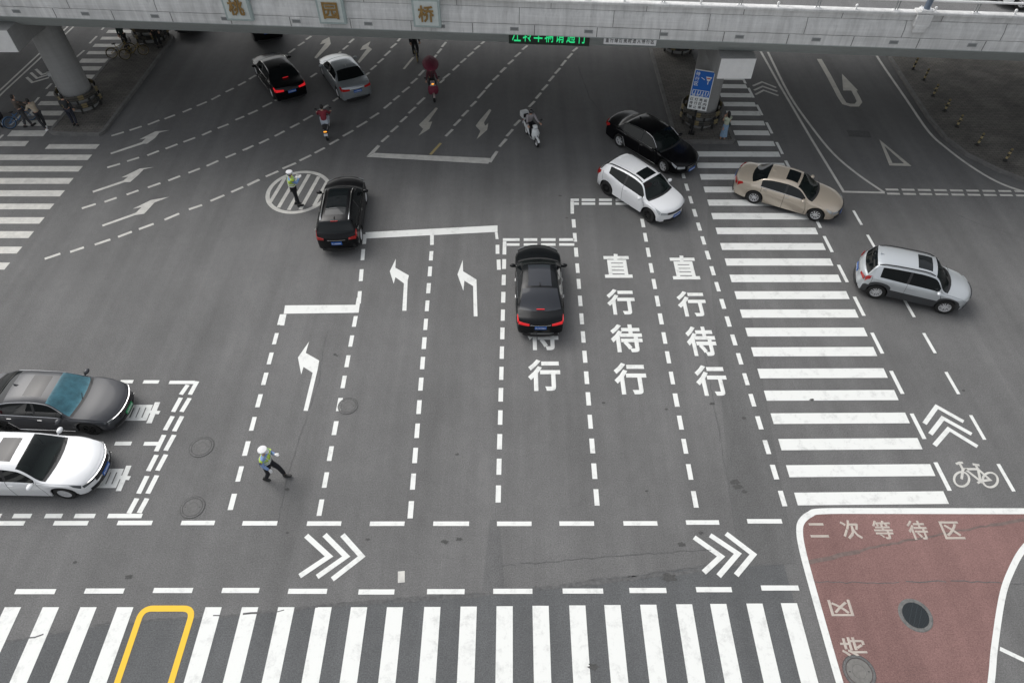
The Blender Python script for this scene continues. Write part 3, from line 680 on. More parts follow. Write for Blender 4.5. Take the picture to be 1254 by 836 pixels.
# name plaques
M_PLQ=mat('plaque_stone',(.60,.65,.63),.5,var=.08,scale=5);M_PLQE=mat('plaque_edge',(.38,.45,.44),.5,var=.1,scale=9);M_GOLD=mat('gold_letter',(.32,.20,.07),.45,.3,var=.3,scale=8)
for ch,px,py,lab in [('桃',286,12,'square stone plaque with a gold character, leftmost of three on the overpass'),('园',403.5,14,'square stone plaque with a gold character, middle of three on the overpass'),('桥',521.5,17,'square stone plaque with a gold character, rightmost of three on the overpass')]:
    v=BX(px,py,7.05);x=v.x
    t=link('name_plaque',None,None,Matrix.Translation((0,28.72,0))@Matrix.Rotation(BA,4,'Z')@Vector((x,-.06,7.02)),BA);tag(t,lab,'plaque','name plaques on the overpass side')
    b=MB();b.box((0,-.04,0),(1.16,.2,1.16),bev=.02);fr=b.build('frame',M_PLQE,t)
    b=MB();b.box((0,-.142,0),(.98,.03,.98));b.build('face_panel',M_PLQ,t)
    b=MB()
    put_glyph(b,ch,(-.33,-.19,-.34),(.66,0,0),(0,0,.68),.022);
    o=b.build('character',M_GOLD,t,fix=False);md=o.modifiers.new('s','SOLIDIFY');md.thickness=.03;md.offset=0
# LED board and banner hanging at the overpass edge
def on_bridge(name,lab,cat,x,t_,z):
    o=link(name,None,None,Matrix.Translation((0,28.72,0))@Matrix.Rotation(BA,4,'Z')@Vector((x,t_,z)),BA);return tag(o,lab,cat)
xa=BX(624,42,6.0).x;xb=BX(722,47,6.0).x;W_=xb-xa
t=on_bridge('led_sign','long black board with green glowing characters under the overpass edge','led sign',(xa+xb)/2,.0,6.0)
b=MB();b.box((0,.09,.02),(W_,.12,.50));b.build('board',mat('led_black',(.01,.02,.012),.5),t)
b=MB();s='左转车辆请通行'
for i,ch in enumerate(s):put_glyph(b,ch,(-W_/2+.14+i*(W_-.2)/7,.024,-.12),((W_-.2)/7*.80,0,0),(0,0,.68),.008)
b.build('led_text',mat('led_green',(.0,.3,.1),.5,emit=(.03,.85,.28),es=.55),t,fix=False)
xa=BX(739,49,5.95).x;xb=BX(803,52,5.95).x;W_=xb-xa
t=on_bridge('banner','narrow white banner with small black writing beside the green board','banner',(xa+xb)/2,.0,6.06)
b=MB();b.box((0,.06,0),(W_,.03,.34));b.build('board',mat('banner_white',(.7,.7,.7),.6),t)
b=MB()
for i,ch in enumerate('直行绿灯亮时进入待行区'):put_glyph(b,ch,(-W_/2+.08+i*(W_-.12)/11,.04,-.09),((W_-.12)/11*.72,0,0),(0,0,.20),.012)
b.build('banner_text',M_DARK,t,fix=False)
# street lamp on the overpass
v=BX(1143,31,7.6)
t=on_bridge('street_lamp','grey blue lamp pole standing on the overpass parapet','street lamp',v.x,.06,7.645)
b=MB();b.box((0,-.02,-.28),(.62,.36,.5),bev=.04);b.box((0,-.13,-.60),(.5,.16,.35),bev=.06);b.box((0,0,.03),(.72,.42,.06));b.box((0,0,.08),(.46,.36,.05));b.build('pedestal',M_CON,t)
b=MB()
for sx in(-1,1):
    for sy in(-1,1):b.tube([(sx*.17,sy*.12,.08),(sx*.17,sy*.12,.17)],.025,6)
b.box((0,0,.115),(.42,.32,.02));b.build('base_bolt',M_RAIL,t)
b=MB();b.tube([(0,0,.11),(0,0,8.0),(0,.3,8.6),(0,2.0,9.0)],[.12,.08,.06,.04],12);b.build('pole',mat('lamp_pole_blue',(.16,.20,.26),.45,.3),t,smooth=True)
b=MB();b.ball((0,2.3,8.98),(.14,.42,.07),12,8);b.build('lamp_head',mat('lamp_head_grey',(.5,.5,.5),.4),t,smooth=True)
# blue and white road sign
p=G(846,166);t=thing('road_sign','tall blue and white waiting-area sign on a single black post in front of the pier','road sign',(p.x,p.y,.128),-.30)
b=MB();b.tube([(0,0,0),(0,0,3.2)],.05,10);b.box((0,0,.02),(.3,.3,.04));b.build('post',M_BLACKMET,t,smooth=True)
xa,za=-.36,1.36;SW,SH=.94,2.05;ry=math.radians(4)
M_SB=mat('sign_blue',(.015,.13,.50),.4);M_SW=mat('sign_white',(.78,.80,.80),.4);M_SK=mat('sign_black',(.02,.02,.025),.5)
b=MB();b.box((.0,-.075,za+SH/2),(SW,.03,SH),mi=0);bp=b.build('sign_panel',[M_SW],t)
b=MB();h1=SH*.66
b.box((0,-.0925,za+SH-h1/2-.01),(SW-.06,.006,h1-.06),mi=0)
bl=b.build('blue_field',M_SB,bp)
b=MB();Y=-.0975
for i,ch in enumerate('待行区'):put_glyph(b,ch,(-SW/2+.08,Y,za+SH-.30-i*.25),(.19,0,0),(0,0,.2),.02)
for i in range(7):b.box((-.38+i*.125,Y,za+SH*.44),(.035,.004,.2),ry=.12)
b.box((0,Y,za+SH*.505),(.8,.004,.025));b.box((-.02,Y,za+SH*.80),(.2,.004,.03),ry=.5)
for i,ch in enumerate('按序进入'):put_glyph(b,ch,(-.38+i*.2,Y,za+SH*.345),(.16,0,0),(0,0,.14),.015)
b.add([(.1,Y,za+SH*.86),(.38,Y,za+SH*.86),(.3,Y,za+SH*.76),(.18,Y,za+SH*.76)],[(0,1,2,3)]);b.box((.24,Y,za+SH*.715),(.04,.004,.16))
b.build('sign_text',M_SW,bp,fix=False)
b=MB();b.box((.24,-.1025,za+SH*.82),(.16,.004,.05));b.build('signal_symbol',mat('sign_red',(.55,.04,.04),.5),bp)
b=MB()
for r,row in enumerate(['红灯亮起','待行区内','禁止停留']):
    for i,ch in enumerate(row):put_glyph(b,ch,(-.42+i*.22,-.0925,za+.47-r*.20),(.16,0,0),(0,0,.16),.016)
b.build('rule_text',M_SK,bp,fix=False)
# low striped plaza bollards
z=ZI(1100,80,5.974)
bp=[(100,45),(178,125),(245,240),(330,350),(418,465),(568,600),(770,715)]
words_=['seventh','sixth','fifth','fourth','third','second']
for i,(x,y) in enumerate(bp):
    g=G(*z(x,y))
    if i==0:
        t=thing('bollard','','bollard',(g.x,g.y,.128),0,'low striped posts along the pavement edge')
        b=MB();b.tube([(0,0,0),(0,0,.62)],.055,10);b.box((0,0,.01),(.2,.2,.02));b.build('post',M_HAZB,t,smooth=True)
        b=MB();b.tube([(0,0,.14),(0,0,.26)],.058,10);b.tube([(0,0,.40),(0,0,.52)],.058,10);b.build('reflective_band',mat('bollard_yellow',(.38,.31,.17),.6),t)
        b=MB();b.tube([(0,.0,.33),(.16,.06,.33)],.02,6);b.tube([(0,0,.33),(-.15,-.06,.36)],.02,6);b.ball((0,0,.63),.065,10,6);b.build('cap',M_HAZY,t)
        src=t
    else:
        t=src.copy();COL.objects.link(t);t.location=(g.x,g.y,.128);t.rotation_euler=(0,0,i*.7)
        for ch in src.children:
            c=ch.copy();COL.objects.link(c);c.parent=t
    k=len(bp)-i
    t['label']='striped low bollard on the pavement closest to the dashed double line' if k==1 else ('striped low bollard, %s from the double dashed line along the pavement edge'%{2:'second',3:'third',4:'fourth',5:'fifth',6:'sixth',7:'seventh'}[k])

# ---------------------------------------------------------------- vehicles
def pchip(P):
    xs=[p[0] for p in P];ys=[p[1] for p in P];n=len(P)
    h=[xs[i+1]-xs[i] for i in range(n-1)];d=[(ys[i+1]-ys[i])/h[i] for i in range(n-1)];m=[0]*n
    m[0]=d[0];m[-1]=d[-1]
    for i in range(1,n-1):
        if d[i-1]*d[i]<=0:m[i]=0
        else:
            w1=2*h[i]+h[i-1];w2=h[i]+2*h[i-1];m[i]=(w1+w2)/(w1/d[i-1]+w2/d[i])
    def f(x):
        if x<=xs[0]:return ys[0]
        if x>=xs[-1]:return ys[-1]
        i=max(k for k in range(n-1) if xs[k]<=x);t=(x-xs[i])/h[i]
        return (2*t**3-3*t*t+1)*ys[i]+(t**3-2*t*t+t)*h[i]*m[i]+(-2*t**3+3*t*t)*ys[i+1]+(t**3-t*t)*h[i]*m[i+1]
    return f
def wheel_parts(parent,x,y,r,sd,rimm,spokes=5,steer=0,tw=.215):
    # tyre mesh is the wheel itself; rim a child
    b=MB();hw=tw/2
    b.lathe((0,0,0),[(r*.64,-hw*.92),(r*.80,-hw*1.0),(r*.94,-hw*.92),(r,-hw*.72),(r*1.003,-hw*.25),(r*1.003,hw*.25),(r,hw*.72),(r*.94,hw*.92),(r*.80,hw),(r*.64,hw*.92),(r*.62,0),(r*.64,-hw*.92)],axis='Y',n=32)
    w_=b.build('wheel',M_RUB,parent,smooth=35);w_.location=(x,y,r);w_.rotation_euler=(0,0,steer)
    b=MB();o=sd*hw*.86
    b.lathe((0,0,0),[(r*.645,o*.98),(r*.60,o*1.0),(r*.585,o*.75),(r*.57,o*.2)],axis='Y',n=32,mi=0)
    b.lathe((0,0,0),[(r*.57,o*.25),(.01,o*.25)],axis='Y',n=24,mi=1)
    b.lathe((0,0,0),[(.01,o*.93),(r*.10,o*.93),(r*.15,o*.8),(r*.16,o*.5)],axis='Y',n=16,mi=0)
    for k in range(spokes):
        for dd in ((-.11,.11) if spokes<=7 else (0,)):
            a=2*math.pi*k/spokes+dd*1.1;a2=2*math.pi*k/spokes+dd*2.2
            p0=Vector((math.cos(a)*r*.10,o*.86,math.sin(a)*r*.10));p1=Vector((math.cos(a2)*r*.60,o*.90,math.sin(a2)*r*.60))
            d=(p1-p0);n=Vector((-d.z,0,d.x)).normalized()*r*.042
            q=Vector((0,o*.25,0))
            b.add([p0+n,p0-n,p1-n*1.2,p1+n*1.2,p0+n*1.3-q,p0-n*1.3-q,p1-n*1.4-q,p1+n*1.4-q],[(0,1,2,3),(0,3,7,4),(1,5,6,2),(4,7,6,5)],0)
    b.build('rim',[rimm,M_DARK],w_,smooth=30)
    return w_
def build_car(name,label,cat,loc,head,L,W,H,wb,fo,top,belt,gl,paint,r=.33,side_hi=None,bowF=.30,bowR=.20,rim=M_RIM,rails=None,sunroof=None,sun_m=None,
              clad=None,chrome=False,plate=M_PLB,tail='normal',spokes=5,seat=M_SEAT,wind=None,steer=0,group=None,tumble=.42,brake=False,hbl=False,rg_m=None,zb0=.20,rear_glass=None,handle=None,doors=None,extra=None,face='bar',headm=None,crown=.05):
    t=thing(name,label,cat,loc,head,group)
    wind=wind or M_WIND
    fT=pchip(top);fB=pchip(belt)
    cowl,rf,rr,dk=gl      # distances from the nose: windshield base, roof front, roof rear, rear glass base
    xf=lambda s:L/2-s
    axF=L/2-fo;axR=axF-wb;R=r+.055
    def bow(x):
        u=abs(x)/(L/2);return (-bowF if x>0 else bowR)*u**3
    def hw(x):
        u=abs(x)/(L/2);k=.10 if x>0 else .075
        return W/2*(1-k*u**4-.02*u**14)
    def sec(s):
        x=xf(s);w=hw(x);zt=fT(s);zb=fB(s);zt=max(zt,zb+.04)
        xs=x+bow(x);z0=zb0+(.05*max(0,(abs(x)/(L/2))-.8)*5 if abs(x)>L*.4 else 0)
        for ax in (axF,axR):
            dx=xs-ax
            if abs(dx)<R:z0=max(z0,r+math.sqrt(R*R-dx*dx))
        ze=zt-crown-.0*x;cab=max(0,ze-zb-.012)
        ze=max(ze,zb+.012)
        wr=(w-.085)-tumble*cab
        zm=z0+(zb-z0)*.5
        p=[(w-.33,z0+.0),(w-.05,z0),(w-.012,z0+.05*min(1,(zb-z0))),(w+.004,zm),(w-.004,z0+(zb-z0)*.78),(w-.045,zb),
           (w-.06-tumble*cab*.06,zb+cab*.05+.004),(wr+.028+.01*min(cab,.3),zb+cab*.92+.008 if cab>0 else zb+.010),(wr-.03,ze+.003),(wr*.66,ze+(zt-ze)*.68),(wr*.33,zt-(zt-ze)*.08),(0,zt)]
        g=-.15*math.exp(-((s-cowl)/.45)**2)+.13*math.exp(-((s-dk)/.35)**2)*(0 if tail=='suv' else 1)-.06*math.exp(-((s-rf)/.4)**2)
        out=[]
        for j,(y,z) in enumerate(p):
            u=min(1,abs(y)/w);out.append((x+bow(x)*u**2.4+g*u*u*(0 if j<4 else .4 if j==4 else 1),y,z))
        return out
    NV=12
    st=set([0,.012,.03,.06,.1,.16,.24,L,L-.012,L-.03,L-.06,L-.1,L-.16,L-.24,cowl,rf,rr,dk,cowl-.10,cowl+.10,cowl+.2,cowl+.32])
    k=0
    while k*.09<L:st.add(round(k*.09,3));k+=1
    for ax in (axF,axR):
        for q in (-1,-.985,-.95,-.88,-.78,-.62,-.42,-.2,0,.2,.42,.62,.78,.88,.95,.985,1):
            # solve station whose side point lands at ax+q*R
            x=ax+q*R
            for _ in range(8):x=ax+q*R-bow(x)
            st.add(round(L/2-x,4))
    doors=doors or (cowl+.18,(cowl+rr)/2+.12,rr+.10)
    for d in doors:st.update((d,d+.016))
    pb=doors[1];st.update((pb-.035,pb+.055))
    wA=cowl+.24;wC=rear_glass or rr+.18;st.update((wA,wC))
    st=sorted(x for x in st if 0<=x<=L);S=[st[0]]
    for x in st[1:]:
        if x-S[-1]>.006:S.append(x)
    SEC=[sec(s) for s in S];V=[];idx={}
    for i,c in enumerate(SEC):
        for j in range(NV):
            V.append(c[j]);idx[(i,j,1)]=len(V)-1
        for j in range(NV-1):
            x,y,z=c[j];V.append((x,-y,z));idx[(i,j,-1)]=len(V)-1
        idx[(i,NV-1,-1)]=idx[(i,NV-1,1)]
    body=[];dark=[];cla=[];wsf=[];rwf=[];swf=[[],[]];srf=[]
    def near(a,b):return abs(a-b)<.0085
    for i in range(len(S)-1):
        s0,s1=S[i],S[i+1];sm=(s0+s1)/2
        isdoor=any(near(s0,d) and s1-s0<.02 for d in doors)
        for j in range(NV-1):
            for sg in(1,-1):
                f=(idx[i,j,sg],idx[i+1,j,sg],idx[i+1,j+1,sg],idx[i,j+1,sg]);f=f if sg>0 else f[::-1]
                if j>=8 and cowl<=sm<=rf:wsf.append(f);continue
                if j>=8 and rr<=sm<=dk:rwf.append(f);continue
                if j==6 and wA<sm<wC:
                    if pb-.036<sm<pb+.056:dark.append(f)
                    else:swf[0 if sg>0 else 1].append(f)
                    continue
                if j>=8 and cowl-.10<=sm<=cowl:dark.append(f);continue
                if j==0:dark.append(f);continue
                if sunroof and j>=sunroof[2] and sunroof[0]<=sm<=sunroof[1]:srf.append(f);continue
                if isdoor and 2<=j<=5:dark.append(f);continue
                if clad and (j<=1 or (j==2 and clad>1)):cla.append(f);continue
                (cla if j==1 and clad is None and not 0 else body).append(f) if False else body.append(f)
    # end caps
    for end in (0,len(S)-1):
        ring=[V[idx[end,j,1]] for j in range(1,NV)];zmid0=ring[0][2];sgn=1 if end==0 else -1
        full=[idx[end,j,1] for j in range(1,NV)]+[idx[end,j,-1] for j in range(NV-2,0,-1)]
        cx,cz=V[full[NV-2]][0],(V[full[0]][2]+V[full[NV-2]][2])/2
        prev=full
        for sc in (.965,.9,.75,.5,.25,.06):
            cur=[]
            for q in full:
                x,y,z=V[q];y2=y*sc;z2=cz+(z-cz)*sc
                w0=hw(xf(S[end]));xx=xf(S[end])+bow(xf(S[end]))*min(1,abs(y2)/w0)**2.4+sgn*.045*(1-sc**6)
                V.append((xx,y2,z2));cur.append(len(V)-1)
            n=len(full)
            for k in range(n):
                f=(prev[k],prev[(k+1)%n],cur[(k+1)%n],cur[k]);body.append(f if sgn>0 else f[::-1])
            prev=cur
        body.append(tuple(prev) if sgn>0 else tuple(prev[::-1]))
    def capx(y,e=1):
        w0=hw(e*L/2);return e*L/2+bow(e*L/2)*min(1.0,abs(y)/w0)**2.4+e*.045
    def part(nm,groups,mats,smooth=True,parent=t):
        used={};vs=[];fs=[];mi=[]
        for k,g in enumerate(groups):
            for f in g:
                ff=[]
                for q in f:
                    if q not in used:used[q]=len(vs);vs.append(V[q])
                    ff.append(used[q])
                fs.append(ff);mi.append(k)
        b=MB();b.v=vs;b.f=fs;b.m=mi
        return b.build(nm,mats,parent,smooth=38 if smooth else False,fix=False)
    bd=part('body',[body,dark,cla],[paint,M_DARK,mat('cladding_grey',(.045,.047,.05),.6)])
    part('windshield',[wsf],wind);part('rear_window',[rwf],rg_m or M_GLASS)
    for g in swf:part('side_window',[g],M_GLASS)
    if srf:part('sunroof',[srf],sun_m or M_GLASS)
    # under tray
    b=MB();b.box((0,0,.30),(L-.9,W-.62,.2));
    b.box((0,0,.42),(wb-2*R-.1,W-.4,.35));b.build('underbody',M_DARK,t)
    # interior seen through the windshield
    zf=fB(cowl)
    b=MB();b.box((xf(cowl+.45),0,zf-.12),(.5,W-.5,.2),bev=.05,mi=1)
    for sy in(-.36,.36):
        b.box((xf(cowl+1.25),sy,.68),(.5,.48,.16),bev=.05,mi=0);b.box((xf(cowl+1.50),sy,.96),(.14,.48,.56),ry=-.22,bev=.06,mi=0);b.box((xf(cowl+1.58),sy,min(H-.2,1.28)),(.10,.24,.16),ry=-.2,bev=.04,mi=0)
    b.box((xf(rr-.1),0,.80),(.3,W-.6,.5),bev=.06,mi=0)
    b.lathe((xf(cowl+.72),.36,zf+.02),[(.17,0),(.185,.01),(.19,.03),(.175,.03)],axis='X',n=18,mi=1)
    b.build('interior',[seat,mat('interior_dark',(.02,.02,.02),.7)],t)
    # wheels
    for x_,front in ((axF,1),(axR,0)):
        for sg in(1,-1):
            yy=sg*(min(hw(x_),W/2)-.125);wheel_parts(t,x_,yy,r,sg,rim,spokes,steer if front else 0)
    # shell patch helper
    def sh(s,v,sg,off=.006):
        def P(s_,v_):
            c=sec(s_);j=int(min(NV-2,max(0,math.floor(v_))));f=v_-j;a,bb=Vector(c[j]),Vector(c[j+1]);q=a.lerp(bb,f);return q
        s=min(max(s,.001),L-.001);p=P(s,v);ds=P(min(L,s+.01),v)-P(max(0,s-.01),v);dv=P(s,min(NV-1,v+.08))-P(s,max(0,v-.08))
        n=ds.cross(dv)
        n=n.normalized() if n.length>1e-9 else Vector((0,0,1))
        if n.dot(p-Vector((p.x,0,.55)))<0:n=-n
        q=p+n*off;return Vector((q.x,q.y*sg,q.z))
    def patch(nm,quad,sg,m,off=.006,n=6,mv=5,parent=bd,also=None):
        # quad: (s,v) corners a,b,c,d
        b=MB();vs=[];A,B,Cc,Dd=[Vector(q) for q in quad]
        for i in range(n+1):
            for j in range(mv+1):
                u=i/n;w_=j/mv;q=(A.lerp(B,u)).lerp(Dd.lerp(Cc,u),w_);vs.append(sh(q.x,q.y,sg,off))
        b.add(vs,[(i*(mv+1)+j,(i+1)*(mv+1)+j,(i+1)*(mv+1)+j+1,i*(mv+1)+j+1) for i in range(n) for j in range(mv)])
        if also:also(b,sg)
        return b.build(nm,m,parent,smooth=50)
    def capq(b,e,y0,y1,z0a,z0b,z1a,z1b,off=.012,n=8,mi=0,th=.02):
        # band on the front/rear face between y0..y1; bottom z0a->z0b, top z1a->z1b
        vs=[]
        for i in range(n+1):
            y=y0+(y1-y0)*i/n;u=i/n
            for zz in (z0a+(z0b-z0a)*u,z1a+(z1b-z1a)*u):
                vs.append((capx(y,e)+e*off,y,zz))
        b.add(vs,[(2*i,2*i+2,2*i+3,2*i+1) for i in range(n)],mi)
        vs2=[(x-e*th,y,z) for x,y,z in vs]
        k=len(vs);o=[0]+[2*i for i in range(1,n+1)]+[2*i+1 for i in range(n,-1,-1)]
        loop=[2*i for i in range(n+1)]+[2*i+1 for i in range(n,-1,-1)]
        b.add(vs+vs2,[(loop[i],loop[(i+1)%len(loop)],loop[(i+1)%len(loop)]+k,loop[i]+k) for i in range(len(loop))],mi)
    zn=fT(0);wn=hw(L/2);headm=headm or M_HEAD
    # headlights
    for sg in(1,-1):
        def al(b,sg):capq(b,1,sg*wn*.97,sg*wn*.58,zn-.13,zn-.14,zn-.0,zn-.04,.008)
        patch('headlight',[(.02,5.0),(.46,5.2),(.30,4.45),(.02,3.9)],sg,headm,.010,also=al)
    b=MB()
    if face=='grille':
        capq(b,1,-wn*.42,wn*.42,zn-.30,zn-.30,zn-.05,zn-.05,.014,mi=0)
        for k in range(5):capq(b,1,-wn*.40,wn*.40,zn-.28+k*.05,zn-.28+k*.05,zn-.272+k*.05,zn-.272+k*.05,.018,mi=1)
        capq(b,1,-wn*.72,wn*.72,zb0+.06,zb0+.06,zb0+.15,zb0+.15,.012,mi=0)
    elif face=='wide':
        capq(b,1,-wn*.56,wn*.56,zn-.24,zn-.24,zn-.04,zn-.04,.014,mi=0);capq(b,1,-wn*.9,wn*.9,zn-.045,zn-.045,zn-.02,zn-.02,.02,mi=1)
        capq(b,1,-wn*.85,wn*.85,zb0+.05,zb0+.05,zb0+.16,zb0+.16,.012,mi=0);capq(b,1,-wn*.85,wn*.85,zb0+.03,zb0+.03,zb0+.05,zb0+.05,.02,mi=1)
    else:
        capq(b,1,-wn*.66,wn*.66,zn-.14,zn-.14,zn-.03,zn-.03,.014,mi=0);capq(b,1,-wn*.55,wn*.55,zn-.05,zn-.05,zn-.035,zn-.035,.02,mi=1)
        capq(b,1,-wn*.80,wn*.80,zb0+.05,zb0+.05,zb0+.18,zb0+.18,.012,mi=0);capq(b,1,-wn*.80,wn*.80,zb0+.03,zb0+.03,zb0+.05,zb0+.05,.018,mi=1)
    b.build('grille',[M_DARK,M_CHROME],bd)
    b=MB();capq(b,1,-.22,.22,zn-.36,zn-.36,zn-.22,zn-.22,.03);pl=b.build('licence_plate',plate,t)
    zr_=fT(L)
    b=MB();pz=zr_-.26 if tail!='suv' else zr_-.30
    capq(b,-1,-.22,.22,pz,pz,pz+.14,pz+.14,.03);pl2=b.build('licence_plate',plate,t)
    # plate characters
    for P_,e,z_ in ((pl,1,zn-.36),(pl2,-1,pz)):
        b=MB()
        for i,ch in enumerate('陕A'):put_glyph(b,ch,(capx(0,e)+e*.034,(-e)*(.19-i*.065),z_+.035),(0,e*.05,0),(0,0,.07),.01)
        for i in range(5):b.box((capx(0,e)+e*.034,(-e)*(.04-i*.05),z_+.07),(.004,.026,.06))
        b.build('plate_text',M_PLW,P_,fix=False)
    # taillights
    wn2=hw(-L/2);tm=M_BRAKE if brake else M_TAIL
    for sg in(1,-1):
        if tail=='suv':
            def al(b,sg):capq(b,-1,sg*wn2*.98,sg*wn2*.62,zr_-.16,zr_-.10,zr_-.0,zr_-.02,.010)
            patch('taillight',[(L-.02,3.9),(L-.22,4.3),(L-.30,5.6),(L-.02,5.4)],sg,tm,.010,also=al)
        else:
            def al(b,sg):capq(b,-1,sg*wn2*.98,sg*wn2*.50,zr_-.17,zr_-.13,zr_-.02,zr_-.04,.010)
            patch('taillight',[(L-.02,3.8),(L-.30,4.5),(L-.24,5.0),(L-.02,5.0)],sg,tm,.010,also=al)
    b=MB();capq(b,-1,-wn2*.8,wn2*.8,zb0+.03,zb0+.03,zb0+.15,zb0+.15,.012,mi=0);capq(b,-1,-wn2*.45,wn2*.45,zr_-.10,zr_-.10,zr_-.075,zr_-.075,.012,mi=1);b.build('bumper_trim',[M_DARK,M_CHROME],bd)
    # mirrors, handles
    sA=cowl+.30;
    for sg in(1,-1):
        p=sh(sA,5.9,sg,0);b=MB();b.ball((p.x+.02,p.y+sg*.16,p.z+.06),(.09,.13,.075),10,8);b.tube([p,(p.x,p.y+sg*.12,p.z+.03)],.025,6)
        b.build('side_mirror',paint,t,smooth=True)
    for sg in(1,-1):
        for d in (doors[1]-.12,doors[2]-.16):
            p=sh(d,4.35,sg,.02);b=MB();b.box(p,(.17,.022,.028),bev=.01);b.build('door_handle',handle or (M_CHROME if chrome else paint),bd)
    if chrome:
        for sg in(1,-1):
            pts=[sh(cowl+.22+(wC-cowl-.2)*k/14,5.55,sg,.006) for k in range(15)];b=MB();b.tube(pts,.011,5)
            if chrome>1:
                b.tube([sh(wA+(wC-wA)*k/14,7.4,sg,.008) for k in range(15)],.010,5)
                b.tube([sh(doors[0]+(doors[2]-doors[0])*k/10,2.1,sg,.01) for k in range(11)],.012,5)
            b.build('chrome_trim',M_CHROME,bd)
    if rails:
        for sg in(1,-1):
            pts=[sh(rf+.05+(rr-rf-.1)*k/10,8.15,sg,.045 if 0<k<10 else .0) for k in range(11)]
            b=MB();b.tube(pts,.022,6);b.build('roof_rail',rails,t,smooth=True)
    b=MB()     # wipers
    for sy in(.42,-.25):b.tube([sh(cowl-.02,10,1,.02)+Vector((0,sy-.15,-.0)),sh(cowl+.10,10.5,1,.02)+Vector((0,sy+.30-.1,0))],.009,4)
    b.build('wiper',M_DARK,t)
    p=Vector(sec(rr-.18)[11]);b=MB();b.loft([[(p.x+.09,-.02,p.z-.01),(p.x+.09,.02,p.z-.01),(p.x+.07,.005,p.z+.01),(p.x+.07,-.005,p.z+.01)],[(p.x-.09,-.02,p.z-.02),(p.x-.09,.02,p.z-.02),(p.x-.1,.005,p.z+.07),(p.x-.1,-.005,p.z+.07)]]);b.build('antenna_fin',paint,t)
    if hbl:
        b=MB();c=sec(dk-.0 if tail!='suv' else rr+.02);q=Vector(c[11])
        b.box((q.x+(.06 if tail!='suv' else -.0),0,q.z+.012+(0.045 if tail!='suv' else 0)),(.03,.30,.018));b.build('high_brake_lamp',M_BRAKE if brake else M_TAIL,t)
    if extra:extra(t,bd,sec,sh,capq,hw)
    return t
def by_wheels(rear,front,L,W,wb,fo,side=-1):
    """centre and heading from the two wheel contact points seen on one side (side -1 = the car's right)"""
    a=G(*rear).xy;b_=G(*front).xy;h=math.atan2(b_.y-a.y,b_.x-a.x);d=Vector((math.cos(h),math.sin(h)));n=Vector((-d.y,d.x))
    mid=(a+b_)/2-n*side*(W/2-.06);c=mid+d*((L/2-fo)*-1+wb/2)   # centre of the body
    return (c.x,c.y,0),h
def paintm(n,col,metal=0,rough=.3,coat=1,spec=.5):return mat(n,col,rough,metal,coat,spec=spec)
BLK=paintm('paint_black',(.003,.003,.004),.0,.25,.15,.22);WHT=paintm('paint_white',(.80,.81,.82));SIL=paintm('paint_silver',(.52,.55,.57),.4,.32)
CHA=paintm('paint_champagne',(.50,.435,.355),.4,.32);GRY=paintm('paint_dark_grey',(.045,.047,.053),.0,.35,.35,.35);BLK2=paintm('paint_black_metallic',(.004,.005,.006),.0,.25,.15,.22);SIL2=paintm('paint_silver_grey',(.34,.37,.39),.5,.3)
def sedan(L,H,s=1.0,nose=.66,fast=False):
    k=L/4.8
    q=lambda a:a*k
    if fast:top=[(0,nose),(.05,nose+.05),(q(.18),nose+.11),(q(.6),nose+.21),(q(1.2),nose+.31),(q(1.95),H-.06),(q(2.5),H),(q(3.05),H-.02),(q(3.5),H-.10),(q(4.3),nose+.40),(q(4.62),nose+.36),(L-.05,nose+.30),(L,nose+.26)];gl=(q(1.2),q(1.95),q(3.35),q(4.30))
    else:top=[(0,nose),(.05,nose+.05),(q(.18),nose+.11),(q(.6),nose+.20),(q(1.22),nose+.30),(q(2.0),H-.06),(q(2.5),H),(q(3.05),H-.015),(q(3.45),H-.07),(q(4.15),nose+.43),(q(4.5),nose+.40),(L-.06,nose+.36),(L,nose+.28)];gl=(q(1.22),q(2.0),q(3.42),q(4.12))
    belt=[(0,nose-.02),(.1,nose+.02),(q(.5),nose+.10),(q(1.3),nose+.22),(q(2.6),nose+.27),(q(3.9),nose+.31),(q(4.55),nose+.31),(L-.06,nose+.27),(L,nose+.20)]
    return top,belt,gl
def suvp(L,H,nose=.82,rear=.98,slope=.28,roof_r=None,cw=1.05):
    k=L/4.35;q=lambda a:a*k;rr=roof_r or L-.42
    top=[(0,nose),(.04,nose+.05),(q(.15),nose+.10),(q(.55),nose+.18),(q(cw),nose+.25),(q(cw+.70),H-.06),(q(2.25),H),(q(3.0),H-.01),(rr-.25,H-.05),(rr,H-.10),(L-.10,rear+.06),(L-.05,rear+.02),(L,rear-.06)]
    belt=[(0,nose-.03),(.1,nose+.02),(q(.5),nose+.09),(q(1.2),nose+.19),(q(2.6),nose+.23),(L-.5,nose+.27),(L-.12,nose+.24),(L,nose+.10)]
    gl=(q(cw),q(cw+.67),rr,L-.12);return top,belt,gl
# --- champagne sedan on the crosswalk
L_,W_,wb,fo=4.72,1.80,2.74,.90;top,belt,gl=sedan(L_,1.43)
loc,h=by_wheels((921,249),(995,270.5),L_,W_,wb,fo)
build_car('sedan','champagne gold sedan driving across the zebra crossing','sedan',loc,h,L_,W_,1.43,wb,fo,top,belt,gl,CHA,sunroof=(gl[1]+.12,gl[1]+.62,9),spokes=9,chrome=1,r=.335,sun_m=M_GLASS)
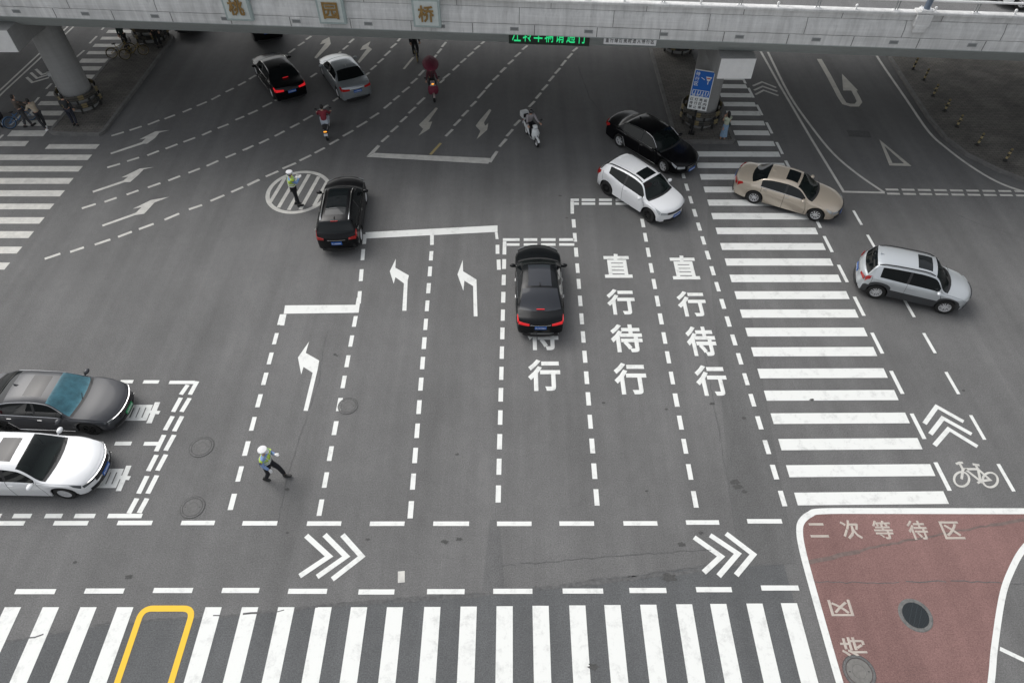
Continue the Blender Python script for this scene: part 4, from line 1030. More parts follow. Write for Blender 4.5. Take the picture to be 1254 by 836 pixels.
# --- silver SUV
L_,W_,wb,fo=4.12,1.78,2.54,.78;top,belt,gl=suvp(L_,1.64,.80,1.04,cw=.95)
loc,h=by_wheels((1069.3,365.2),(1150.7,383.5),L_,W_,wb,fo)
build_car('suv','silver SUV with dark lower cladding and roof rails beside the bike lane','SUV',loc,h,L_,W_,1.64,wb,fo,top,belt,gl,SIL,rear_glass=L_-.62,tumble=.32,sunroof=(gl[1]+.18,gl[1]+.72,9),clad=2,rails=M_BLACKMET,tail='suv',spokes=6,r=.345,zb0=.25,brake=False)
# --- large black sedan by the median
L_,W_,wb,fo=5.0,1.86,2.86,.98;top,belt,gl=sedan(L_,1.49)
loc,h=by_wheels((756.8,179.3),(811.5,211.6),L_,W_,wb,fo)
build_car('sedan','large black sedan with chrome trim turning beside the sign median','sedan',loc,h,L_,W_,1.49,wb,fo,top,belt,gl,BLK,chrome=2,spokes=5,face='grille',r=.345,rim=M_RIM,steer=-.15)
# --- white compact SUV
L_,W_,wb,fo=4.24,1.81,2.57,.84;top,belt,gl=suvp(L_,1.60,.80,1.02,roof_r=3.70,cw=.97);belt[-3]=(L_-.75,1.16);belt[-2]=(L_-.12,1.07)
loc,h=by_wheels((742.4,238.5),(791.8,270.8),L_,W_,wb,fo)
build_car('suv','white compact SUV with black wheels beside the large black sedan','SUV',loc,h,L_,W_,1.60,wb,fo,top,belt,gl,WHT,rear_glass=L_-.80,sunroof=(gl[1]+.12,gl[1]+.62,9),clad=1,rails=M_DARK,tail='suv',spokes=6,rim=M_RIMD,r=.35,zb0=.24,seat=M_SEATR,tumble=.45,steer=-.1)
# --- black SUV beside the hatched circle (rear seen)
L_,W_,wb,fo=4.42,1.83,2.64,.88;top,belt,gl=suvp(L_,1.64,.84,1.02)
h=math.radians(93.3);c=G(416.5,313).xy+Vector((math.cos(h),math.sin(h)))*L_/2
build_car('suv','black SUV with panoramic roof stopped beside the hatched traffic circle','SUV',(c.x,c.y,0),h,L_,W_,1.64,wb,fo,top,belt,gl,BLK,hbl=True,rear_glass=L_-.55,sunroof=(gl[1]+.10,gl[2]-.35,9),rails=M_CHROME,tail='suv',chrome=1,r=.36,zb0=.25)
# --- black fastback in the waiting lane (rear seen)
L_,W_,wb,fo=4.64,1.86,2.80,.88;top,belt,gl=sedan(L_,1.46,fast=True)
yr=G(660,413).y
build_car('sedan','black sedan with full dark glass roof standing on the painted lane characters','sedan',(1.06,yr-.12+L_/2,0),math.radians(90.2),L_,W_,1.46,wb,fo,top,belt,gl,BLK2,sunroof=(gl[1]+.05,gl[2]-.05,9),sun_m=mat('roof_glass',(.034,.037,.044),.10,spec=.4),rg_m=MATS['roof_glass'],hbl=True,r=.35,brake=True,chrome=1)
# --- two sedans driving away at upper left
L_,W_,wb,fo=4.82,1.82,2.80,.92;top,belt,gl=sedan(L_,1.47)
loc,h=by_wheels((334.4,120),(316,94),L_,W_,wb,fo,1)
build_car('sedan','black sedan with lit red tail lamps driving away, beside the silver sedan','sedan',loc,h,L_,W_,1.47,wb,fo,top,belt,gl,BLK,chrome=2,brake=True,hbl=True,r=.34)
L_,W_,wb,fo=4.60,1.78,2.65,.90;top,belt,gl=sedan(L_,1.46)
loc,h=by_wheels((414.2,119),(397,94.5),L_,W_,wb,fo,1)
build_car('sedan','silver grey sedan driving away under the middle stone plaque','sedan',loc,h,L_,W_,1.46,wb,fo,top,belt,gl,SIL2,brake=False,r=.325)
# --- dark cars mostly hidden under the overpass
L_,W_,wb,fo=4.7,1.85,2.75,.92;top,belt,gl=suvp(L_,1.70,.84,1.05)
p=G(331,53);build_car('suv','black SUV almost hidden under the overpass, ahead of the black sedan','SUV',(p.x-.8,p.y+2.0,0),math.radians(112),L_,W_,1.70,wb,fo,top,belt,gl,BLK,tail='suv',r=.36)
L_,W_,wb,fo=4.7,1.82,2.75,.92;top,belt,gl=sedan(L_,1.46)
p=G(229,43);build_car('sedan','black sedan hidden under the overpass beyond the island tip','sedan',(p.x-.2,p.y+2.2,0),math.radians(100),L_,W_,1.46,wb,fo,top,belt,gl,BLK,r=.34)
# --- grey and white sedans entering at the left
L_,W_,wb,fo=4.97,1.89,2.90,.95;top,belt,gl=sedan(L_,1.52,nose=.69,fast=True)
a=G(114,533);h=math.radians(-2.5)
build_car('sedan','dark grey sedan with blue sunshade and green plate waiting beside the white sedan','sedan',(a.x-(L_/2-fo)+.08,a.y+W_/2+.04,0),h,L_,W_,1.52,wb,fo,top,belt,gl,GRY,sunroof=(gl[1]+.25,gl[2]-.55,9),chrome=2,plate=M_PLG,face='wide',rim=M_RIMD,r=.35,wind=M_SHADE,headm=M_HEADD,sun_m=mat('roof_glass2',(.015,.015,.017),.08,spec=.3))
L_,W_,wb,fo=4.80,1.86,2.73,.93;top,belt,gl=sedan(L_,1.50,nose=.70)
a=G(80,612);h=math.radians(-1)
build_car('sedan','white sedan with blue plate waiting beside the dark grey sedan','sedan',(a.x-(L_/2-fo)+.14,a.y+W_/2+.02,0),h,L_,W_,1.50,wb,fo,top,belt,gl,WHT,sunroof=(gl[1]+.22,gl[1]+.85,9),face='wide',r=.335,sun_m=mat('roof_glass2',(.015,.015,.017),.08,spec=.3),spokes=7,headm=M_HEADD)
# --- white car on the overpass
L_,W_,wb,fo=4.6,1.83,2.7,.9;top,belt,gl=sedan(L_,1.47)
p=G(1250,16,7.43);build_car('sedan','white sedan driving on the overpass deck','sedan',(p.x-.9+L_/2+.1-.0,p.y+.95,7.438),BA+math.pi,L_,W_,1.47,wb,fo,top,belt,gl,WHT,face='wide',r=.335)
# ---------------------------------------------------------------- people
def skin_mesh(V,E_,Rr,root=0,sub=1):
    me=D.meshes.new('s');me.from_pydata([tuple(v) for v in V],E_,[])
    o=D.objects.new('s',me);COL.objects.link(o)
    m=o.modifiers.new('k','SKIN');m.use_smooth_shade=True
    for i,sv in enumerate(me.skin_vertices[0].data):
        r=Rr[i];sv.radius=(r,r) if not isinstance(r,tuple) else r;sv.use_root=(i==root)
    if sub:
        q=o.modifiers.new('u','SUBSURF');q.levels=sub
    bpy.context.view_layer.update()
    e=o.evaluated_get(bpy.context.evaluated_depsgraph_get());r=D.meshes.new_from_object(e)
    vs=[tuple(v.co) for v in r.vertices];fs=[tuple(p.vertices) for p in r.polygons]
    D.objects.remove(o);D.meshes.remove(me);D.meshes.remove(r)
    return vs,fs
STAND=dict(pel=(0,0,.93),wai=(0,0,1.06),che=(.01,0,1.27),nek=(.0,0,1.46),hed=(.03,0,1.60),
  shL=(0,.18,1.40),elL=(.0,.24,1.14),wrL=(.06,.23,.90),shR=(0,-.18,1.40),elR=(.0,-.24,1.14),wrR=(.06,-.23,.90),
  hiL=(0,.09,.90),knL=(.03,.10,.49),anL=(0,.10,.09),hiR=(0,-.09,.90),knR=(.03,-.10,.49),anR=(0,-.10,.09))
def pose(**k):
    p=dict(STAND);p.update(k);return {a:Vector(b) for a,b in p.items()}
def human(label,loc,head,P,top=(.5,.5,.5),bottom=(.03,.03,.035),shoe=(.02,.02,.02),hair=True,cap=None,vest=None,sleeve='long',scale=1,skirt=None,female=False,long_hair=False,mask=False,glove=None,bag=None,helmet=False,facing=0,group=None):
    lerp=lambda a,b,t:P[a].lerp(P[b],t)
    V=[];E_=[];Rr=[]
    def add(p,r,par=None):
        V.append(Vector(p));Rr.append(r)
        if par is not None:E_.append((par,len(V)-1))
        return len(V)-1
    pel=add(P['pel'],.12);wai=add(P['wai'],(.125,.095),pel);che=add(P['che'],(.145,.10),wai);up=add(lerp('che','nek',.5),.062,che);nk=add(P['nek'],.052,up);add(lerp('nek','hed',.5),.05,nk)
    hands=[]
    for s in 'LR':
        a=add(P['sh'+s],.042,up);b_=add(P['sh'+s].lerp(P['el'+s],.5),.040,a);c=add(P['el'+s],.034,b_);d=add(P['el'+s].lerp(P['wr'+s],.4),.034,c);e=add(P['wr'+s],.025,d)
        a=add(P['hi'+s],.085,pel);b_=add(P['hi'+s].lerp(P['kn'+s],.5),.075,a);c=add(P['kn'+s],.055,b_);d=add(P['kn'+s].lerp(P['an'+s],.35),.056,c);e=add(P['an'+s],.036,d)
    vs,fs=skin_mesh(V,E_,Rr)
    b=MB();b.add(vs,fs,0)
    # head
    fwd=Vector((math.cos(facing),math.sin(facing),0));lat=Vector((-fwd.y,fwd.x,0));H_=P['hed']
    Mh=Matrix((fwd,lat,Vector((0,0,1)))).transposed()
    def hf(q):
        r=Vector(q)
        if r.z<-.2:r.x+=.10*(-r.z);r.y*=1-.28*(-r.z-.2);
        if r.x>.8 and abs(r.y)<.35 and -.35<r.z<.15:r.x+=.20
        return r
    hb=MB();hb.ball((0,0,0),(.092,.076,.118),16,12,0,hf)
    b.add([H_+Mh@Vector(v) for v in hb.v],hb.f,0)
    for sy in(-1,1):
        eb=MB();eb.ball((.084,sy*.030,.012),(.012,.014,.010),8,6);b.add([H_+Mh@Vector(v) for v in eb.v],eb.f,1)
        eb=MB();eb.ball((.0,sy*.078,-.0),(.02,.012,.03),8,6);b.add([H_+Mh@Vector(v) for v in eb.v],eb.f,0)
    eb=MB();eb.ball((.088,0,-.05),(.008,.024,.008),8,6);b.add([H_+Mh@Vector(v) for v in eb.v],eb.f,2)
    # hands with five fingers
    for s,sg in (('L',1),('R',-1)):
        w_=P['wr'+s];d=(w_-P['el'+s]).normalized();side=d.cross(Vector((0,0,1)));side=side.normalized() if side.length>.1 else Vector((0,1,0));n=d.cross(side).normalized()
        pc=w_+d*.05
        mi=3 if glove else 0
        b.loft([[c+side*a*wd+n*bb*.016 for a,bb in ((-1,-1),(0,-1.3),(1,-1),(1,1),(0,1.3),(-1,1))] for c,wd in ((w_-d*.01,.024),(w_+d*.03,.038),(w_+d*.085,.040))],mi)
        for k,(o_,ln) in enumerate(((-.030,.060),(-.010,.075),(.010,.070),(.030,.055))):
            q=w_+d*.08+side*o_;b.tube([q,q+d*ln*.55+n*.008,q+d*ln*.85+n*.030],[.0095,.009,.007],6,mi)
        q=w_+d*.02+side*.034*(-sg);b.tube([q,q+d*.04+side*.026*(-sg),q+d*.07+side*.030*(-sg)+n*.01],[.012,.010,.008],6,mi)
    body=b.build('person',[M_SKIN,M_EYE,mat('lips',(.3,.1,.08),.5),mat('glove_white',(.75,.75,.75),.7)],None,smooth=60,fix=False)
    body.location=loc;body.rotation_euler=(0,0,head);body.scale=(scale,)*3;tag(body,label,'person',group)
    # shirt
    tm=mat('cloth_%d_%d_%d'%tuple(int(c*255) for c in top),top,.85,var=.15,scale=8)
    V.clear();E_.clear();Rr.clear();V2=V
    pe=add(P['pel']+Vector((0,0,.02)),(.150,.128));wa=add(P['wai'],(.148,.122),pe);ch=add(P['che'],(.168,.128),wa);u_=add(lerp('che','nek',.55),(.135,.12),ch);add(lerp('nek','che',.10),.085,u_)
    for s in 'LR':
        a=add(P['sh'+s],.076,u_);f=.55 if sleeve=='short' else 1
        m1=add(P['sh'+s].lerp(P['el'+s],.5),.070,a)
        if sleeve!='short':
            c=add(P['el'+s],.060,m1);add(P['el'+s].lerp(P['wr'+s],.95),.046,c)
    vs,fs=skin_mesh(V,E_,Rr);b=MB();b.add(vs,fs);b.build('shirt',tm,body,smooth=60,fix=False)
    if vest:
        vm=mat('hi_vis_vest',(.52,.72,.10),.7,emit=None,var=.08,scale=20)
        V.clear();E_.clear();Rr.clear()
        pe=add(P['pel']+Vector((0,0,.05)),(.172,.152));wa=add(P['wai'],(.170,.146),pe);ch=add(P['che'],(.195,.158),wa);u_=add(lerp('che','nek',.50),(.175,.162),ch)
        for s in 'LR':qv=add(P['sh'+s].lerp(P['el'+s],.08),.100,u_);add(P['sh'+s].lerp(P['el'+s],.40),.080,qv)
        vs,fs=skin_mesh(V,E_,Rr);b=MB();b.add(vs,fs);v_=b.build('vest',vm,body,smooth=60,fix=False)
        b=MB()
        for t_ in (.12,.5):
            c=P['wai'].lerp(P['che'],t_*1.2-.1);b.lathe((0,0,0),[(1,-.025),(1,.025)],n=24)
            o=len(b.v)-48
            for k in range(o,len(b.v)):
                x,y,z_=b.v[k];b.v[k]=(c.x+x*.150,c.y+y*.176,c.z+z_)
        for sy in(-.09,.09):
            pts=[P['wai']+Vector((.155,sy,0)),P['che']+Vector((.165,sy,0)),P['che']+Vector((.10,sy,.15)),P['che']+Vector((-.08,sy,.15)),P['che']+Vector((-.165,sy,0)),P['wai']+Vector((-.155,sy,0))]
            b.tube(pts,.009,5)
        b.build('reflective_band',mat('reflective_silver',(.75,.77,.75),.4),v_)
    bm_=mat('cloth_%d_%d_%d'%tuple(int(c*255) for c in bottom),bottom,.85,var=.15,scale=8)
    if skirt:
        b=MB();rings=[]
        for t_,r in ((0,.12),(.12,.15),(.45,.155),(.8,.18),(1,.20)):
            z_=P['pel'].z+.10-(P['pel'].z+.10-skirt)*t_
            rings.append([(math.cos(a)*r*(1+.07*math.sin(6*a)*t_)+P['pel'].x,math.sin(a)*r*(1+.07*math.sin(6*a)*t_)+P['pel'].y,z_) for a in [2*math.pi*k/32 for k in range(32)]])
        b.loft(rings);b.build('skirt',bm_,body,smooth=50)
    else:
        V.clear();E_.clear();Rr.clear();pe=add(P['pel'],(.140,.118))
        for s in 'LR':
            a=add(P['hi'+s],.104,pe);m1=add(P['hi'+s].lerp(P['kn'+s],.5),.096,a);c=add(P['kn'+s],.078,m1);e=add(P['kn'+s].lerp(P['an'+s],.5),.072,c);add(P['kn'+s].lerp(P['an'+s],.95),.064,e)
        vs,fs=skin_mesh(V,E_,Rr);b=MB();b.add(vs,fs);b.build('trousers',bm_,body,smooth=60,fix=False)
    sm=mat('shoe_%d'%int(shoe[0]*255),shoe,.6)
    for s in 'LR':
        a=P['an'+s];k_=P['kn'+s];d=(a-k_).normalized();f=Vector((d.z*-1,0,d.x)) ;f=f.normalized()
        if f.x<0:f=-f
        b=MB();c=a+d*.045
        b.loft([[c+f*x+Vector((0,y*w2,0))+d*z_ for y,z_ in ((-1,.045),(1,.045),(1,.0),(.6,-h_),(-.6,-h_),(-1,.0))] for x,w2,h_ in ((-.09,.034,.05),(-.03,.043,.06),(.07,.05,.03),(.15,.046,.012),(.19,.028,-.005))]);b.build('shoe',sm,body,smooth=50)
    if cap:
        b=MB();b.ball((0,0,.055),(.115,.105,.075),18,10);b.lathe((0,0,.05),[(.10,-.03),(.108,-.005),(.140,.045),(.132,.068),(.07,.085),(.001,.09)],n=20)
        b.loft([[(.085,-.07,.02),(.085,.07,.02),(.085,.07,.03),(.085,-.07,.03)],[(.165,-.045,.0),(.165,.045,.0),(.165,.045,.01),(.165,-.045,.01)]])
        bb=MB();bb.add([H_+Mh@Vector(v)*1.0 for v in b.v],b.f);bb.build('cap',mat('cap_white',(.70,.70,.71),.55),body,smooth=50)
    if cap=='helmet' :pass
    if hair and helmet:
        b=MB();b.ball((-.005,0,.035),(.125,.112,.125),18,12);b.ball((.05,0,.03),(.085,.095,.075),14,10);bb=MB();bb.add([H_+Mh@Vector(v) for v in b.v],b.f);bb.build('helmet',mat('helmet_black',(.015,.017,.02),.2,coat=.5),body,smooth=60)
    elif hair:
        b=MB()
        def hh(q):
            r=Vector(q)
            if r.x>.35 and r.z<.35:r.x=.30+(r.x-.35)*.2;r.y*=.97
            return r
        b.ball((-.012,0,.022 if not cap else .0),(.100,.088,.118 if not cap else .095),16,10,0,hh)
        if long_hair:b.loft([[(-.02+math.cos(a)*r*.8-.05,math.sin(a)*r,z_) for a in [2*math.pi*k/12 for k in range(12)]] for z_,r in ((.02,.08),(-.12,.085),(-.26,.07),(-.34,.03))])
        bb=MB();bb.add([H_+Mh@Vector(v) for v in b.v],b.f);bb.build('hair',M_HAIR,body,smooth=60)
    if mask:
        b=MB();b.ball((.045,0,-.045),(.062,.062,.045),10,8);bb=MB();bb.add([H_+Mh@Vector(v) for v in b.v],b.f);bb.build('face_mask',mat('mask_white',(.7,.75,.78),.7),body,smooth=60)
    if bag:
        b=MB();b.box(tuple(P['hiR']+Vector((.06,-.13,.0))),(.22,.08,.26),bev=.03);b.tube([P['hiR']+Vector((.04,-.15,.13)),P['che']+Vector((.13,-.02,-.02)),P['shL']+Vector((0,-.02,.07)),P['che']+Vector((-.13,-.02,.0)),P['hiR']+Vector((-.02,-.15,.13))],.012,5);b.build('shoulder_bag',mat('bag_dark',bag,.6),body)
    return body
# traffic officers
p=G(365,251)
human('traffic officer in white cap and green vest standing in the hatched circle',(p.x,p.y,0),math.radians(20),pose(elR=(.20,-.20,1.22),wrR=(.36,-.08,1.38),elL=(.05,.25,1.15),wrL=(.22,.20,1.22),anL=(-.03,.09,.09),anR=(.05,-.12,.09)),top=(.20,.33,.58),bottom=(.012,.012,.016),cap=True,hair=True,vest=True,scale=1.06,glove=True)
p=G(336,585)
human('traffic officer in white cap and green vest striding below the single turn arrow',(p.x,p.y,0),math.radians(-8),pose(pel=(0,0,.90),wai=(.02,0,1.03),che=(.05,0,1.24),nek=(.06,0,1.43),hed=(.09,0,1.57),shL=(.05,.18,1.37),shR=(.05,-.18,1.37),hiL=(0,.09,.87),hiR=(0,-.09,.87),
  knL=(.24,.10,.54),anL=(.34,.10,.12),knR=(-.03,-.10,.46),anR=(-.20,-.10,.10),elL=(.12,.23,1.12),wrL=(.30,.16,1.20),elR=(.03,-.23,1.10),wrR=(.17,-.22,.90)),top=(.25,.36,.62),bottom=(.012,.012,.016),cap=True,vest=True,scale=1.05,glove=True)
# woman in blue dress
p=G(884,173)
human('woman in pale top and long light blue skirt at the edge of the sign median',(p.x,p.y,.0),math.radians(120),pose(elL=(.12,.20,1.22),wrL=(.16,.06,1.38),anL=(.08,.08,.09),anR=(-.06,-.08,.09)),top=(.42,.46,.36),bottom=(.20,.30,.42),shoe=(.6,.55,.5),skirt=.34,long_hair=True,scale=.96,sleeve='short',bag=(.02,.05,.05))
# people at the left
p=G(57,158)
human('man in beige jacket and black trousers with white shoes on the left zebra crossing',(p.x,p.y,0),math.radians(155),pose(che=(.10,0,1.22),nek=(.20,0,1.40),hed=(.27,0,1.52),shL=(.18,.18,1.34),shR=(.18,-.18,1.34),wai=(.04,0,1.05),elL=(.32,.22,1.14),wrL=(.50,.18,1.05),elR=(.30,-.22,1.12),wrR=(.48,-.18,1.03),anL=(-.15,.1,.09),anR=(.12,-.1,.09)),top=(.40,.34,.26),shoe=(.7,.7,.7),scale=1.0)
p=G(36,155)
human('person in brown coat pushing a blue bicycle, left of the beige jacket man',(p.x,p.y,0),math.radians(60),pose(elL=(.2,.24,1.16),wrL=(.42,.22,1.04),elR=(.2,-.22,1.14),wrR=(.42,-.1,1.02),anL=(-.12,.1,.09),anR=(.12,-.1,.09)),top=(.085,.07,.06),bottom=(.05,.05,.055),mask=True,scale=1.03)
p=G(95,156)
human('person in dark clothes and dark trousers leaning on the left pier guard ring',(p.x,p.y,.13),math.radians(100),pose(elL=(.2,.22,1.2),wrL=(.42,.2,1.12),anR=(-.12,-.1,.09)),top=(.025,.027,.03),bottom=(.02,.022,.035),scale=.98)
p=G(197,60)
human('person in black with white face mask standing at the far tip of the left island',(p.x,p.y,.13),math.radians(-60),pose(),top=(.015,.015,.018),bottom=(.012,.012,.014),mask=True,scale=1.0)
p=G(157,66)
human('person in dark green jacket standing behind the parked yellow bicycles',(p.x-.0,p.y+.25,.13),math.radians(-100),pose(elL=(.2,.2,1.15),wrL=(.35,.12,1.0)),top=(.02,.035,.03),bottom=(.012,.012,.014),mask=True,scale=.98)

# ---------------------------------------------------------------- bicycles and scooters
def spoked(t,x,r,frame,name='wheel',w=.022):
    b=MB();n=32
    b.lathe((0,0,0),[(r-w,-w),(r,-w*.5),(r+.004,0),(r,w*.5),(r-w,w),(r-w*1.6,0),(r-w,-w)],axis='Y',n=n,mi=0)
    b.lathe((0,0,0),[(r-w*1.4,-.012),(r-w*2.2,-.012),(r-w*2.2,.012),(r-w*1.4,.012)],axis='Y',n=n,mi=1)
    for k in range(14):
        a=2*math.pi*k/14;b.tube([(0,.03*(-1)**k,0),(math.cos(a)*(r-w*1.6),0,math.sin(a)*(r-w*1.6))],.0035,3,1)
    b.tube([(0,-.05,0),(0,.05,0)],.022,8,1)
    o=b.build(name,[M_RUB,frame],t,fix=False);o.location=(x,0,r+.004);return o
def bicycle(label,loc,head,col,lean=0,rimc=None,group=None,basket=True):
    t=thing('bicycle',label,'bicycle',loc,head,group);t.rotation_euler=(lean,0,head)
    fm=mat('bike_%d_%d_%d'%tuple(int(c*255) for c in col),col,.4);rm=rimc or fm;r=.31
    spoked(t,.52,r,rm);spoked(t,-.52,r,rm)
    b=MB();bbk=(-.08,0,.29);st=(-.20,0,.72);hd=(.38,0,.74)
    b.tube([bbk,st],.018,8);b.tube([bbk,(.36,0,.66)],.024,8);b.tube([(-.16,0,.58),hd],.018,8)
    for y in(-.05,.05):b.tube([bbk,(-.52,y,r)],.010,6);b.tube([(-.17,0,.62),(-.52,y,r)],.009,6);b.tube([(.40,y*.8,.62),(.52,y,r)],.012,6)
    b.tube([(.41,0,.58),(.36,0,.86)],.018,8);b.build('frame',fm,t,smooth=True)
    b=MB();b.tube([(.25,.28,.98),(.36,.18,.97),(.36,-.18,.97),(.25,-.28,.98)],.013,6);b.tube([(.36,0,.84),(.36,0,.97)],.014,6);b.build('handlebar',M_BLACKMET,t)
    b=MB();b.ball((-.22,0,.80),(.13,.08,.035),12,6);b.tube([st,(-.22,0,.79)],.014,6);b.build('saddle',M_DARK,t,smooth=True)
    for x in(-.52,.52):
        b=MB();b.lathe((x,0,r+.004),[(r+.03,-.03),(r+.04,0),(r+.03,.03)],axis='Y',n=14,a0=.25*math.pi if x>0 else .2*math.pi,a1=.85*math.pi if x>0 else 1.05*math.pi);b.build('mudguard',fm,t)
    b=MB();b.tube([(-.08,-.07,.29),(.04,-.07,.18)],.010,5);b.tube([(-.08,.07,.29),(-.20,.07,.40)],.010,5);b.box((.05,-.10,.175),(.09,.07,.02));b.box((-.21,.10,.41),(.09,.07,.02));b.lathe((-.08,-.045,.29),[(.09,0),(.08,.005)],axis='Y',n=16);b.build('crank',M_BLACKMET,t)
    if basket:
        b=MB();c=(.56,0,.80)
        for k in range(9):
            y=-.15+.30*k/8;b.tube([(.44,y*.85,.68),(.43,y,.90)],.004,3);b.tube([(.68,y*.85,.68),(.71,y,.90)],.004,3)
        for k in range(7):
            x=.43+.28*k/6
            for y in(-.15,.15):b.tube([(x,y*.85,.68),(x,y,.90)],.004,3)
        for z_ in (.70,.80,.90):b.tube([(.44,-.15,z_),(.71,-.15,z_),(.71,.15,z_),(.44,.15,z_),(.44,-.15,z_)],.006,4)
        b.box((.565,0,.685),(.25,.26,.008));b.build('basket',M_BLACKMET,t,fix=False)
    return t
def riding(hand=(.33,.24,.98),seat=(-.22,0,.86),lean=.10,foot=(.05,.12,.30),knee=(.22,.12,.66)):
    sx,_,sz=seat;d={}
    d['pel']=(sx,0,sz+.06);d['wai']=(sx+lean*.4,0,sz+.18);d['che']=(sx+lean,0,sz+.38);d['nek']=(sx+lean*1.4,0,sz+.57);d['hed']=(sx+lean*1.4+.04,0,sz+.71)
    for s,g in(('L',1),('R',-1)):
        d['sh'+s]=(sx+lean*1.3,g*.18,sz+.51);d['el'+s]=((sx+lean+hand[0])/2-.02,g*.27,sz+.26);d['wr'+s]=(hand[0]-.07,g*hand[1],hand[2]+.02)
        d['hi'+s]=(sx+.03,g*.09,sz+.05);d['kn'+s]=(knee[0],g*knee[1],knee[2]);d['an'+s]=(foot[0],g*foot[1],foot[2])
    return pose(**d)
for px,py,hd,lab in [(152,71,35,'yellow shared bicycle parked by the pier, nearer the zebra crossing'),(168,73,32,'yellow shared bicycle parked by the pier, nearer the kerb side')]:
    p=G(px,py);bicycle(lab,(p.x,p.y,.13),math.radians(hd),(.20,.145,.045),.06,group='parked shared bicycles')
p=G(26,151);bicycle('blue bicycle pushed by the person in the brown coat',(p.x+.15,p.y-.1,0),math.radians(50),(.04,.15,.33))
p=G(509,74);bicycle('bicycle with yellow wheels ridden by the person in black under the overpass',(p.x,p.y+.3,0),math.radians(-75),(.05,.05,.05),rimc=mat('bike_yellow_rim',(.45,.33,.08),.4),basket=False)
P_=riding(hand=(.28,.26,.99),seat=(-.24,0,.82),lean=.12,foot=(-.10,.12,.28),knee=(.14,.13,.62))
P_['anL']=Vector((-.05,.12,.20));P_['anR']=Vector((-.10,-.12,.40))
human('person in black riding a bicycle out from under the overpass',(p.x,p.y+.3,0),math.radians(-75),P_,top=(.012,.012,.014),bottom=(.012,.012,.014),scale=1.0)
def scooter(label,loc,head,col,rider=None,box=None,shield=None,tail_lit=False,head_lit=False,seatc=(.02,.02,.02),canopy=None,quilt=None):
    t=thing('scooter',label,'scooter',loc,head)
    pm=mat('scooter_%d_%d_%d'%tuple(int(c*255) for c in col),col,.3,coat=.7);r=.235
    for x in(.62,-.62):
        b=MB();b.lathe((0,0,0),[(r*.62,-.05),(r*.85,-.055),(r,-.03),(r*1.01,0),(r,.03),(r*.85,.055),(r*.62,.05)],axis='Y',n=24,mi=0);b.lathe((0,0,0),[(r*.62,-.04),(r*.5,-.02),(.03,-.03),(.03,.03),(r*.5,.02),(r*.62,.04)],axis='Y',n=20,mi=1)
        w_=b.build('wheel',[M_RUB,M_RIM],t,smooth=40);w_.location=(x,0,r)
    def ring(x,zc,hw_,hh,n=12,p=.7):
        return [(x,hw_*math.copysign(abs(math.cos(a))**p,math.cos(a)),zc+hh*math.copysign(abs(math.sin(a))**p,math.sin(a))) for a in [2*math.pi*k/n for k in range(n)]]
    b=MB();b.loft([ring(-.92,.70,.05,.03),ring(-.80,.62,.12,.10),ring(-.55,.56,.165,.15),ring(-.25,.52,.175,.17),ring(-.10,.44,.16,.14),ring(-.02,.34,.15,.07),ring(.20,.29,.15,.045),ring(.34,.31,.14,.05)])
    b.build('rear_body',pm,t,smooth=50)
    b=MB();b.box((.12,0,.345),(.42,.30,.02),bev=.008);b.build('floorboard',M_DARK,t)
    b=MB();b.loft([[(x,y*w2,z_+k) for y,k in ((-1,0),(1,0),(.9,.05),(-.9,.05))] for x,z_,w2 in ((.33,.30,.13),(.42,.5,.20),(.40,.72,.22),(.36,.90,.15))][0:0] or [[(x-.03,-w2,z_),(x-.03,w2,z_),(x+.03,w2*.75,z_),(x+.07,0,z_),(x+.03,-w2*.75,z_)] for x,z_,w2 in ((.38,.28,.12),(.47,.45,.19),(.46,.62,.22),(.40,.80,.17),(.36,.92,.10))]);b.build('leg_shield',pm,t,smooth=50)
    b=MB();b.lathe((.62,0,r),[(r+.03,-.06),(r+.05,0),(r+.03,.06)],axis='Y',n=12,a0=.15*math.pi,a1=.95*math.pi);b.build('front_mudguard',pm,t,smooth=True)
    b=MB();b.tube([(.62,-.07,r),(.50,-.07,.55)],.018,6);b.tube([(.62,.07,r),(.50,.07,.55)],.018,6);b.tube([(.48,0,.5),(.36,0,1.0)],.025,8);b.build('fork',M_BLACKMET,t)
    b=MB();b.tube([(.26,.34,1.0),(.34,.18,.99),(.35,0,.99),(.34,-.18,.99),(.26,-.34,1.0)],.017,6);b.build('handlebar',M_BLACKMET,t)
    b=MB();b.loft([ring(.28,1.0,.11,.05),ring(.38,.98,.13,.09),ring(.46,.95,.10,.07),ring(.49,.93,.05,.04)]);b.build('headset_cover',pm,t,smooth=50)
    b=MB();b.ball((.475,0,.945),(.035,.075,.045),10,8);b.build('headlight',M_ORANGE if head_lit else M_HEAD,t,smooth=True)
    b=MB();b.loft([ring(-.78,.74,.11,.035),ring(-.5,.755,.14,.045),ring(-.2,.74,.13,.045),ring(-.02,.70,.09,.03)]);b.build('seat',mat('scooter_seat',seatc,.6),t,smooth=50)
    b=MB();b.ball((-.93,0,.66),(.03,.09,.035),10,6);b.build('tail_light',M_ORANGE if tail_lit else M_TAIL,t,smooth=True)
    for sy in(-1,1):
        b=MB();b.tube([(.33,sy*.22,1.0),(.30,sy*.34,1.20)],.007,5);b.ball((.30,sy*.36,1.23),(.015,.07,.045),10,6);b.build('mirror',M_DARK,t)
    b=MB();b.box((-.96,0,.50),(.012,.18,.13));b.build('number_plate',M_PLW,t)
    if box:
        b=MB();b.box((-.93,0,.98),(.36,.40,.30),bev=.07);b.box((-.86,0,.80),(.3,.2,.03));bx=b.build('top_box',box,t,smooth=50)
        b=MB();b.box((-.74,0,1.0),(.02,.26,.2),bev=.01);b.build('backrest_pad',M_DARK,bx)
